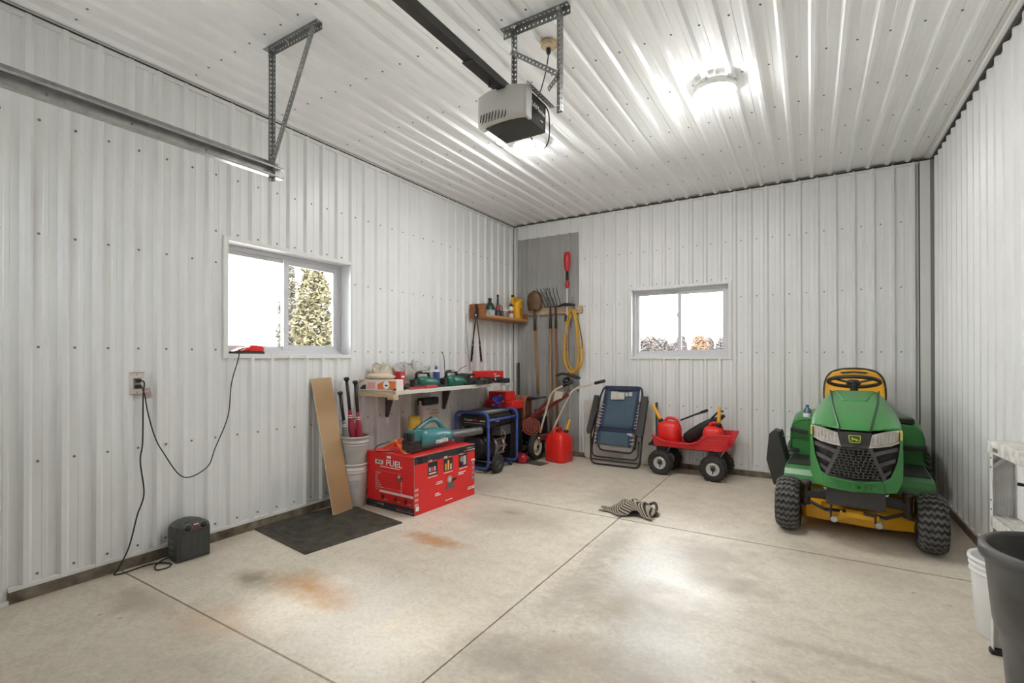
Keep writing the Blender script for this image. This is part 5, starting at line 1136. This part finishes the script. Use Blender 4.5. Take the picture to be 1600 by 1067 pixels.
def rag_mesh():
    rn = random.Random(11); n, k = 72, 48; vs = []; uv = []
    folds = [(rn.uniform(0, 6.28), rn.uniform(9, 24), rn.uniform(0, 6.28), rn.uniform(.002, .007)) for _ in range(14)]
    for j in range(k):
        for i in range(n):
            u, v = i/(n-1)-.5, j/(k-1)-.5
            x = u*.43+.03*math.sin(v*9+1); y = v*.26+.03*math.sin(u*11); r = math.hypot((x-.03)/.20, y/.125)
            z = max(0, .088*(max(0, 1-r*r))**.7)+.014
            for an, fr, ph, am in folds: z += am*math.sin((x*math.cos(an)+y*math.sin(an))*fr*3+ph)*max(.12, 1-r*.9)
            f_ = min(1, max(0, (-.06-x)/.12)); z *= 1-.45*f_; y *= 1-.5*f_
            vs.append((x, y-.02*f_, max(.002, z))); uv.append((u*2.2+v*.6+z*3, v))
    fs = [(j*n+i, j*n+i+1, (j+1)*n+i+1, (j+1)*n+i) for j in range(k-1) for i in range(n-1)]
    mb = MB(); mb.add(vs, fs, True); o = mb.build('cloth', rag_mat(), rg, fix=False); l = o.data.uv_layers.new(name='UVMap')
    for lp in o.data.loops: l.data[lp.index].uv = uv[lp.vertex_index]
    s_ = o.modifiers.new('t', 'SOLIDIFY'); s_.thickness = .003; s_.offset = 1
rag_mesh()
MB().tube(spline([(.13, .07, .05), (.19, .09, .075), (.215, .03, .05), (.20, -.02, .02), (.15, -.03, .03)]), .011, 8).build('twisted_end', mat('rag_dark', (.06, .05, .04), .9, 0, .5, 40), rg)
# ================================================================== lawn tractor (local: x right in the photo, y to the rear, z up; origin under the front axle)
M_JG = mat('tractor_green', (.05, .235, .06), .30, 0, .04, 4); M_JGD = mat('crease_shade_green', (.012, .075, .018), .4); M_JY = mat('tractor_yellow', (.78, .40, .015), .38)
M_TB = mat('tractor_black', (.028, .027, .025), .5, 0, .12, 12); M_TG = mat('grille_charcoal', (.045, .043, .041), .45); M_TGL = mat('louvre_grey', (.085, .080, .078), .42)
tc = thing('lawn_tractor', 'green and yellow riding lawn tractor parked by the right wall', 'lawn tractor', (.265, 4.19, 0), math.radians(-3.5))
def yf(x): return -.295+1.5*x*x
def fp(poly, off, th, m, nm, parent=tc, bevel=0):
    """fascia plate: polygon in x/z bent over the curved nose; off < 0 is proud"""
    mb = MB(); mb.loft([[(x, yf(x)+off+th, z) for x, z in poly], [(x, yf(x)+off, z) for x, z in poly]], True, True, smooth=False); return mb.build(nm, m, parent, bevel=bevel)
# hood
secs = [(-.305, .800, .236, .815, .10, .788, -.004), (-.26, .79, .243, .822, .125, .812, .004), (-.15, .62, .258, .828, .148, .845, .010), (.0, .52, .268, .832, .160, .888, .012), (.2, .50, .272, .838, .165, .938, .012), (.42, .50, .268, .840, .167, .980, .012), (.60, .52, .255, .84, .165, 1.002, .010), (.66, .56, .25, .84, .155, 1.0, .008)]
R = []
for y, zb, w_, zs, wt, zt, c in secs:
    h_ = [(w_*.965, zb), (w_, (zb+zs)/2), (w_*.995, zs), (wt+(w_-wt)*.70, zs+(zt-zs)*.36), (wt+(w_-wt)*.34, zs+(zt-zs)*.71), (wt, zt-.002), (wt*.55, zt+c*.6)]
    k_ = 1.45*max(0, min(1, -y/.29)); R.append([(-x, y+k_*x*x, z) for x, z in h_]+[(0, y, zt+c)]+[(x, y+k_*x*x, z) for x, z in h_[::-1]])
hood = MB().loft(R, True, True, closed=False).build('hood', M_JG, tc, sub=1)
def hood_z(x, y):
    for a, b in zip(secs, secs[1:]):
        if a[0] <= y <= b[0]:
            t = (y-a[0])/(b[0]-a[0]); w_, zs, wt, zt, c = [a[i]+(b[i]-a[i])*t for i in (2, 3, 4, 5, 6)]
            ax = abs(x)
            if ax <= wt: return zt+c*(1-(ax/wt)**2)*.9
            return zt-(zt-zs)*((ax-wt)/(w_-wt))**1.1
    return 1.0
for s_ in (-1, 1):
    pts = [(s_*x, y, hood_z(x, y)+.002) for x, y in ((.160, .60), (.150, .42), (.138, .20), (.118, .0), (.100, -.15), (.088, -.25), (.083, -.292))]
    MB().tube(spline(pts, 4), .007, 8).build('hood_crease_shade', M_JGD, hood)  # darker green raised tubes paint in the shade of the hood creases
mb = MB(); ps = [(-.135, .56), (.135, .56), (.075, .22), (-.075, .22)]
mb.loft([[(x, y, hood_z(x, y)-.004) for x, y in ps], [(x*.93, y-.005 if y > .4 else y+.012, hood_z(x, y)+.010) for x, y in ps]], False, True, smooth=False).build('hood_scoop', M_JG, hood, bevel=.004)
# headlights
M_LENS = mat('headlight_lens', (.50, .47, .43), .12, 0, .25, 30, spec=.8); M_LENSR = mat('lens_rim', (.60, .56, .52), .3)
for s_ in (-1, 1):
    pg = [(s_*x, z) for x, z in ((.236, .806), (.16, .792), (.092, .772), (.078, .697), (.12, .702), (.19, .716), (.232, .738))]
    hl_ = fp(pg, -.012, .05, M_LENS, 'headlight', bevel=.004)
    lo_ = [(s_*x, z) for x, z in ((.234, .738), (.19, .716), (.12, .702), (.078, .697), (.075, .689), (.12, .693), (.192, .706), (.237, .728))]
    fp(lo_, -.016, .02, M_LENSR, 'lens_rim', hl_)
    for k in range(6): fp([(s_*(.105+.02*k), .715+.003*k), (s_*(.109+.02*k), .715+.003*k), (s_*(.113+.02*k), .775+.003*k), (s_*(.109+.02*k), .775+.003*k)], -.0135, .004, M_LENSR, 'reflector_line', hl_)
    MB().box((s_*.245-.006, -.24, .745), (s_*.245+.006, -.12, .80)).build('side_marker', mat('marker_yellow', (.65, .55, .15), .4), tc)
# grille
fp([(-.235, .76), (-.235, .70), (-.222, .60), (-.19, .505), (-.15, .478), (-.08, .466), (0, .463), (.08, .466), (.15, .478), (.19, .505), (.222, .60), (.235, .70), (.235, .76), (.1, .785), (0, .787), (-.1, .785)], .02, .06, M_TB, 'grille_base')
fp([(-.09, .782), (-.078, .70), (-.06, .688), (0, .686), (.06, .688), (.078, .70), (.09, .782), (0, .786)], -.004, .03, M_TG, 'badge_panel')
bz = []
for s_ in (-1, 1):
    fp([(s_*.068, .694), (s_*.090, .690), (s_*.172, .478), (s_*.150, .474)], -.008, .03, M_TGL, 'grille_post')
    for k, (zo, zi, xo) in enumerate(((.672, .648, .228), (.600, .578, .216), (.530, .515, .192))):
        xi = .098+.026*k
        fp([(s_*xi, zi+.012), (s_*(xo+xi)/2, zo+.008), (s_*xo, zo+.026), (s_*xo, zo-.002), (s_*(xo+xi)/2, zo-.018), (s_*(xi+.008), zi-.016)], -.006, .025, M_TGL, 'louvre', bevel=.004)
fp([(-.09, .703), (0, .696), (.09, .703), (.088, .683), (0, .676), (-.088, .683)], -.009, .025, M_TGL, 'grille_brow'); fp([(-.17, .486), (0, .470), (.17, .486), (.168, .470), (0, .455), (-.168, .470)], -.009, .03, M_TG, 'grille_sill')
gb = MB()
for r in range(11):
    z = .672-.0185*r; hw_ = .078+(.694-z)*.365
    gb.loft([[(x, yf(x)+.006, z+dz) for x, dz in ((-hw_, .0035), (0, .0005), (hw_, .0035), (hw_, -.0035), (0, -.0065), (-hw_, -.0035))], [(x, yf(x)-.002, z+dz) for x, dz in ((-hw_, .0035), (0, .0005), (hw_, .0035), (hw_, -.0035), (0, -.0065), (-hw_, -.0035))]], smooth=False)
    n = int(hw_*2/.026)
    for k in range(n+1):
        x = -hw_+2*hw_*(k+(.5 if r % 2 else 0))/(n+.5)
        if r < 10 and abs(x) < hw_: gb.cbox((x, yf(x)+.003, z-.011), (.0065, .008, .014))
o = gb.build('grille_mesh', mat('grille_lattice', (.10, .095, .09), .45), tc); o['kind'] = 'stuff'
# badge with leaping deer
bd_ = fp([(-.030, .765), (.030, .765), (.034, .758), (.030, .722), (.022, .716), (-.022, .716), (-.030, .722), (-.034, .758)], -.010, .01, mat('badge_yellow', (.70, .62, .06), .4), 'badge')
fp([(-.026, .761), (.026, .761), (.029, .756), (.026, .724), (.020, .7205), (-.020, .7205), (-.026, .724), (-.029, .756)], -.0115, .004, mat('badge_green', (.02, .12, .03), .4), 'badge_field', bd_)
deer = [(-.022, .746), (-.016, .749), (-.014, .756), (-.012, .750), (-.006, .745), (.006, .744), (.014, .741), (.020, .735), (.024, .728), (.019, .731), (.013, .734), (.010, .728), (.006, .727), (.006, .734), (-.002, .737), (-.010, .735), (-.016, .727), (-.019, .728), (-.013, .738), (-.015, .743)]
fp(deer, -.0125, .002, MATS['badge_yellow'], 'leaping_deer', bd_)
# green bumper surround
for s_ in (-1, 1):
    fp([(s_*x, z) for x, z in ((.236, .80), (.252, .79), (.256, .60), (.252, .48), (.222, .405), (.165, .40), (.148, .474), (.188, .502), (.222, .60), (.236, .70))], -.014, .10, M_JG, 'bumper_side', bevel=.006)
fp([(-.165, .40), (-.08, .398), (0, .397), (.08, .398), (.165, .40), (.148, .476), (.07, .466), (0, .463), (-.07, .466), (-.148, .476)], -.020, .08, M_JG, 'bumper', bevel=.006)
text_mesh('JOHN DEERE', .046, frame((0, -.318, .430), (1, 0, 0), (0, 0, 1)), M_JG, tc, depth=.003, sx=1.15)
# weight bracket plate, chassis, axle
MB().box((-.16, -.235, .275), (.165, -.222, .392)).build('front_plate', M_TG, tc, bevel=.003); MB().box((.055, -.238, .275), (.058, -.235, .37)).build('plate_rib', M_TB, tc)
MB().box((-.15, -.22, .385), (.15, -.05, .40)).build('plate_top', M_TB, tc)
for x in (-.165, .168): MB().lathe([(.012, 0), (.012, .012), (.006, .02)], 8, M=T(x, -.235, .385) @ RX(90)).build('bolt', M_CHROME, tc)
MB().rbox((-.17, -.05, .28), (.17, 1.35, .46), .02, axis=1).build('chassis', M_TB, tc)
MB().prism([(-.30, .30), (-.2, .315), (0, .325), (.2, .315), (.30, .30), (.30, .25), (.2, .255), (0, .25), (-.2, .255), (-.30, .25)], -.035, .035, axis=1).build('front_axle', M_TB, tc, bevel=.008)
for s_ in (-1, 1):
    MB().lathe([(.030, .20), (.032, .22), (.026, .25), (.026, .335), (.034, .34), (.034, .368), (.026, .374)], 16, M=T(s_*.292, -.01, 0)).build('spindle', mat('spindle_brown', (.06, .045, .035), .5, .2, .2, 20), tc)
    MB().tube([(s_*.05, -.06, .20), (s_*.17, -.075, .195), (s_*.27, -.06, .235)], .012, 8).build('tie_rod', M_TB, tc)
    MB().tube([(s_*.292, -.01, .20), (s_*.40, -.01, .19)], .014, 8).build('stub_axle', M_TB, tc)
def tractor_tyre(x, y, R_, w_, rows, hubc, nm):
    M = T(x, y, R_) @ RY(90)
    def rad(u): return R_*(1-.16*abs(2*u-1)**3.2)
    pr_ = [(R_*.52, -w_*.42)]+[(R_*.70, -w_*.52)]+[(rad(q/10)-.006, w_*(q/10-.5)) for q in range(11)]+[(R_*.70, w_*.52), (R_*.52, w_*.42)]
    o = MB().lathe(pr_, 44, M=M, cap0=False, cap1=False).build(nm, M_RUBBER, tc)
    mb = MB(); nz = 10
    for k in range(rows):
        ring = []
        for q in range(nz+1):
            u = q/nz; a0 = 2*math.pi*(k+(.26 if q % 2 else -.10))/rows; wd = 2*math.pi/rows*.27; r0 = rad(u)-.008; r1 = rad(u)+.004; zz = w_*(u-.5)*1.0
            ring.append([(r*math.cos(a), r*math.sin(a), zz) for r, a in ((r0, a0-wd), (r1, a0-wd*.85), (r1, a0+wd*.85), (r0, a0+wd))])
        mb.loft(ring, True, True, M=M, smooth=False)
    t = mb.build('tread', mat('tread_rubber', (.11, .107, .10), .8, 0, .2, 30), o); t['kind'] = 'stuff'
    MB().lathe([(R_*.53, -w_*.42), (R_*.50, -w_*.30), (R_*.40, -w_*.12), (R_*.12, -w_*.10), (R_*.10, w_*.12), (R_*.40, w_*.12), (R_*.50, w_*.30), (R_*.53, w_*.42)], 26, M=M, cap0=False, cap1=False).build('rim', hubc, o)
tractor_tyre(-.405, -.01, .191, .152, 26, M_JY, 'front_wheel'); tractor_tyre(.41, -.01, .191, .152, 26, M_JY, 'front_wheel')
tractor_tyre(-.405, 1.24, .25, .235, 26, M_JY, 'rear_wheel'); tractor_tyre(.405, 1.24, .25, .235, 26, M_JY, 'rear_wheel')
# mower deck
dk_ = MB().loft([[(-.46, .17, z0), (-.30, .08, z0), (.10, .05, z0), (.42, .12, z0), (.54, .30, z0), (.54, .62, z0), (.40, .80, z0), (-.40, .80, z0), (-.52, .62, z0), (-.52, .30, z0)] for z0 in (.075, .185)], True, True, smooth=False).build('mower_deck', M_JY, tc, bevel=.012)
MB().loft([[(-.30, .22, z0), (.32, .22, z0), (.42, .45, z0), (.30, .70, z0), (-.30, .70, z0), (-.42, .45, z0)] for z0 in (.185, .215)], False, True, smooth=False).build('deck_cover', M_JY, dk_, bevel=.008)
MB().bar((-.075, -.06, .182), (.135, -.06, .172), .01, .035).build('deck_crossbar', M_JY, tc); MB().bar((-.20, .05, .20), (-.07, -.06, .19), .008, .03).build('deck_arm', M_JY, tc); MB().bar((.25, .06, .19), (.13, -.06, .175), .008, .03).build('deck_arm', M_JY, tc)
MB().box((.115, -.085, .15), (.135, -.06, .20)).build('deck_bracket', M_JY, tc); MB().box((-.085, -.085, .155), (-.072, -.06, .205)).build('deck_bracket', M_JY, tc)
for x in (-.125, .126):
    MB().tube([(x-.012, -.10, .28), (x-.012, -.10, .15)], .006, 8).build('hanger_rod', M_TB, tc); MB().lathe([(.02, -.012), (.022, 0), (.02, .012)], 14, M=T(x+.006, -.112, .145) @ RX(80)).build('hanger_nut', M_CHROME, tc)
    MB().tube([(x-.02, -.10, .15), (x+.03, -.09, .17)], .006, 6).build('hanger_pin', M_CHROME, tc)
# raised discharge chute
ch_ = MB().prism([(-.60, .62), (-.565, .655), (-.53, .645), (-.475, .42), (-.445, .285), (-.47, .235), (-.565, .185), (-.622, .40)], .50, .525, axis=1).build('chute_deflector', mat('chute_black', (.03, .03, .026), .5, 0, .1, 8), tc, bevel=.006)
MB().prism([(-.53, .645), (-.518, .64), (-.44, .285), (-.452, .283)], .525, .72, axis=1).build('chute_flange', MATS['chute_black'], ch_); MB().prism([(-.60, .62), (-.565, .655), (-.53, .645), (-.535, .635), (-.565, .643), (-.592, .613)], .525, .66, axis=1).build('chute_flange', MATS['chute_black'], ch_)
MB().tube([(-.50, .52, .61), (-.36, .66, .58)], .0025, 6).build('chute_wire', M_STEEL, ch_)
MB().tube([(-.53, .30, .17), (-.53, .62, .17)], .008, 8).build('chute_hinge', M_TB, ch_)
# foot decks, fenders, console
for s_ in (-1, 1):
    MB().prism([(.22, .30), (.235, .355), (.27, .392), (.36, .405), (.90, .405), (.90, .385), (.38, .385), (.29, .37), (.26, .33), (.245, .295)], *sorted((s_*.20, s_*.462)), axis=0).build('foot_deck', M_JG, tc, bevel=.005)
    MB().box((min(s_*.22, s_*.45), .38, .405), (max(s_*.22, s_*.45), .88, .412)).build('foot_pad', M_TB, tc)
    R = []
    for i in range(11):
        u = i/10; y = .86+.70*u; zt = .70+.055*math.sin(math.pi*min(1, u*1.1))-.10*max(0, u-.75)*4*.5
        R.append([(s_*.20, y, zt+.03), (s_*.30, y, zt+.028), (s_*.40, y, zt+.012), (s_*.445, y, zt-.02), (s_*.462, y, zt-.08), (s_*.465, y, max(.42, zt-.26))])
    o = MB().loft(R, False, False, closed=False).build('fender', M_JG, tc, fix=False); q = o.modifiers.new('t', 'SOLIDIFY'); q.thickness = .012
    MB().loft([[(s_*.20, .858, .73), (s_*.30, .856, .728), (s_*.40, .858, .712), (s_*.445, .86, .68), (s_*.462, .862, .60), (s_*.466, .87, .41), (s_*.20, .87, .41)], [(s_*.20, .868, .73), (s_*.30, .866, .728), (s_*.40, .868, .712), (s_*.445, .87, .68), (s_*.462, .872, .60), (s_*.466, .88, .41), (s_*.20, .88, .41)]], smooth=False).build('fender_front', M_JG, tc)
MB().bar((-.47, .84, .635), (-.34, .84, .612), .05, .028).build('hand_rest', M_TB, tc, bevel=.006); MB().bar((.47, .84, .555), (.31, .84, .545), .05, .03).build('hand_rest', M_TB, tc, bevel=.006)
MB().bar((-.46, .80, .455), (-.40, .80, .45), .05, .035).build('pedal', M_TB, tc, bevel=.005); MB().rbox((.30, .88, .735), (.40, 1.02, .775), .012).build('lever_quadrant', M_TB, tc)
MB().rbox((-.40, .86, .675), (-.30, .97, .722), .01).build('cup_holder', M_TB, tc)
MB().loft([[(-.165, .62, .55), (.165, .62, .55), (.165, .62, .995), (-.165, .62, .995)], [(-.15, .80, .60), (.15, .80, .60), (.14, .78, 1.0), (-.14, .78, 1.0)]], smooth=False).build('dash_console', M_TB, tc, bevel=.015)
MB().lathe([(.03, 0), (.025, .09)], 14, M=T(0, .72, .985) @ RX(-32)).build('steering_column', M_TB, tc)
Ms = T(-.004, .80, 1.072) @ RX(-17)
sw = MB().tube([Ms @ Vector((.178*math.cos(t), .165*math.sin(t), 0)) for t in [2*math.pi*k/36 for k in range(36)]], .0155, 10, closed=True).build('steering_wheel', M_TB, tc)
for a in (90, 215, 325): MB().bar(Ms @ Vector((.03*math.cos(math.radians(a)), .03*math.sin(math.radians(a)), -.012)), Ms @ Vector((.168*math.cos(math.radians(a)), .155*math.sin(math.radians(a)), 0)), .032, .014).build('spoke', M_TB, sw)
MB().lathe([(.045, -.03), (.052, -.01), (.042, .008), (.001, .012)], 18, M=Ms, cap1=False).build('wheel_hub', M_TB, sw)
# seat
sp_ = [(-.215, .84), (-.225, .93), (-.222, 1.02), (-.205, 1.09), (-.165, 1.14), (-.09, 1.165), (0, 1.172), (.09, 1.165), (.165, 1.14), (.205, 1.09), (.222, 1.02), (.225, .93), (.215, .84)]
def sring(y, k): return [(x*k, y+(z-.84)*.22, .84+(z-.84)*k) for x, z in sp_]
se = MB().loft([sring(1.17, .90), sring(1.155, .97), sring(1.18, 1.0), sring(1.24, 1.0), sring(1.275, .93)], True, True, smooth=True).build('seat_back', M_JY, tc)
MB().tube(spline([(x*1.0, 1.19+(z-.84)*.22, z) for x, z in sp_], 4), .013, 8).build('seat_piping', M_TB, se)
MB().loft([[(x*.72, 1.165+(z-.84)*.22, z) for x, z in ((-.16, 1.142), (-.08, 1.163), (0, 1.169), (.08, 1.163), (.16, 1.142), (.12, 1.128), (0, 1.138), (-.12, 1.128))], [(x*.80, 1.26+(z-.84)*.22, z+.010) for x, z in ((-.16, 1.142), (-.08, 1.163), (0, 1.169), (.08, 1.163), (.16, 1.142), (.12, 1.128), (0, 1.138), (-.12, 1.128))]], smooth=False).build('seat_cap', M_TB, se)
MB().rbox((-.22, .88, .76), (.22, 1.22, .86), .05, n=4).build('seat_cushion', M_JY, tc); MB().box((-.16, .92, .60), (.16, 1.3, .77)).build('seat_base', M_TB, tc)
MB().rbox((-.30, 1.35, .45), (.30, 1.52, .70), .04).build('rear_panel', M_JG, tc)
MB().rbox((.165, .98, 1.0), (.205, 1.02, 1.06), .008).build('hood_sticker', mat('orange_tag', (.8, .15, .04), .5), tc) if False else None
wb_ = thing('water_bottle', 'small water bottle standing in the tractor cup holder', 'bottle', (0, 0, 0))
a_ = math.radians(-3.5); wb_.location = (.265+math.cos(a_)*-.345-math.sin(a_)*.915, 4.19+math.sin(a_)*-.345+math.cos(a_)*.915, .7225)
MB().lathe([(.028, 0), (.031, .005), (.031, .07), (.022, .095), (.012, .105), (.012, .115)], 16).build('bottle_body', mat('blue_clear_plastic', (.16, .26, .42), .12, trans=.5), wb_); MB().lathe([(.0315, .02), (.0315, .055)], 16, cap0=False, cap1=False).build('label', M_WHITE, wb_); MB().lathe([(.0135, .112), (.0135, .128), (.008, .13)], 12).build('cap', mat('cap_blue', (.05, .12, .4), .4), wb_)

# ================================================================== right foreground: step ladder, white pail, black bin
M_ALU = mat('scuffed_aluminium', (.72, .71, .69), .42, .15, .12, 18); M_ALUP = mat('paint_spattered_tread', (.62, .60, .56), .5, .1, .25, 30)
ld = thing('step_ladder', 'low aluminium step ladder standing between the bin and the right wall', 'ladder', (.664, 2.885, 0), math.radians(3))
W2 = .46
def rail(y0, sgn):
    mb = MB(); mb.box((.0, y0, 0.004), (.078, y0+sgn*.003, .905)) if sgn > 0 else mb.box((.0, y0+sgn*.003, .004), (.078, y0, .905))
    a, b = sorted((y0, y0-sgn*.026)); mb.box((0, a, .004), (.0035, b, .905)); mb.box((.0745, a, .004), (.078, b, .905)); return mb.build('side_rail', M_ALU, ld, bevel=.001, seg=1)
rail(0, 1); rail(-W2, -1)
for k in range(9): MB().box((.010+.0075*k, -.0022, .03), (.0125+.0075*k, -.0002, .88)).build('rail_groove', M_ALU, ld)
for z in (.28, .594):
    s_ = MB(); s_.box((.0, -W2+.003, z-.004), (.082, -.003, z)); s_.box((.0, -W2+.003, z-.050), (.004, -.003, z)); s_.box((.078, -W2+.003, z-.03), (.082, -.003, z)); st_ = s_.build('step', M_ALUP, ld, bevel=.001, seg=1)
    for k in range(7): MB().box((.008+.0105*k, -W2+.006, z), (.012+.0105*k, -.006, z+.0015)).build('tread_rib', M_ALUP, st_)
tp = MB(); tp.box((-.005, -W2-.02, .905), (.235, .012, .913)); tp.box((-.005, -W2-.02, .862), (-.001, .012, .905)); tp.box((-.005, .008, .862), (.235, .012, .905)); tp.build('top_platform', M_ALUP, ld, bevel=.002)
MB().box((-.0062, -.10, .874), (-.005, -.05, .890)).build('size_label', M_STEELD, ld)
MB().bar((.004, -.012, .80), (.055, -.012, .855), .006, .014).build('corner_brace', M_CHROME, ld)
for z in (.30, .35, .62, .66, .80, .84): MB().lathe([(.005, 0), (.003, .003)], 8, M=T(-.0005, -.012, z) @ RY(-90)).build('rivet', M_STEELD, ld)
for y in (.0, -W2): MB().bar((.20, y-.01, .90), (.225, y-.01, .0), .03, .022).build('rear_leg', M_ALU, ld)
MB().bar((.078, -.02, .74), (.21, -.02, .72), .02, .012).build('spreader', M_BLACKM, ld)
for y in (-.012, -W2+.012): MB().rbox((-.008, y-.016, 0), (.088, y+.016, .022), .006).build('rubber_foot', M_RUBBER, ld)
wp = pail('bucket', 'clean white bucket on the floor behind the black bin', (.778, 3.06, 0), .355, .122, .144, mat('clean_white_pail', (.80, .80, .79), .35), rings=(.90, .82))
bn_ = thing('black_bin', 'large black plastic bin at the right edge of the picture', 'bin', (.685, 2.14, 0))
M_BIN = mat('scuffed_black_bin', (.085, .082, .078), .45, 0, .35, 9, .1, 60)
MB().lathe([(.135, 0), (.140, .008), (.160, .30), (.166, .375), (.176, .40), (.186, .43), (.204, .632)], 44, cap1=False).build('bin_body', M_BIN, bn_)
MB().lathe([(.204, .632), (.2165, .634), (.2195, .645), (.2185, .668), (.210, .676), (.200, .674), (.196, .664), (.188, .60), (.150, .30), (.130, .02), (.001, .014)], 44, cap0=False, cap1=False).build('rim_and_lining', M_BIN, bn_)
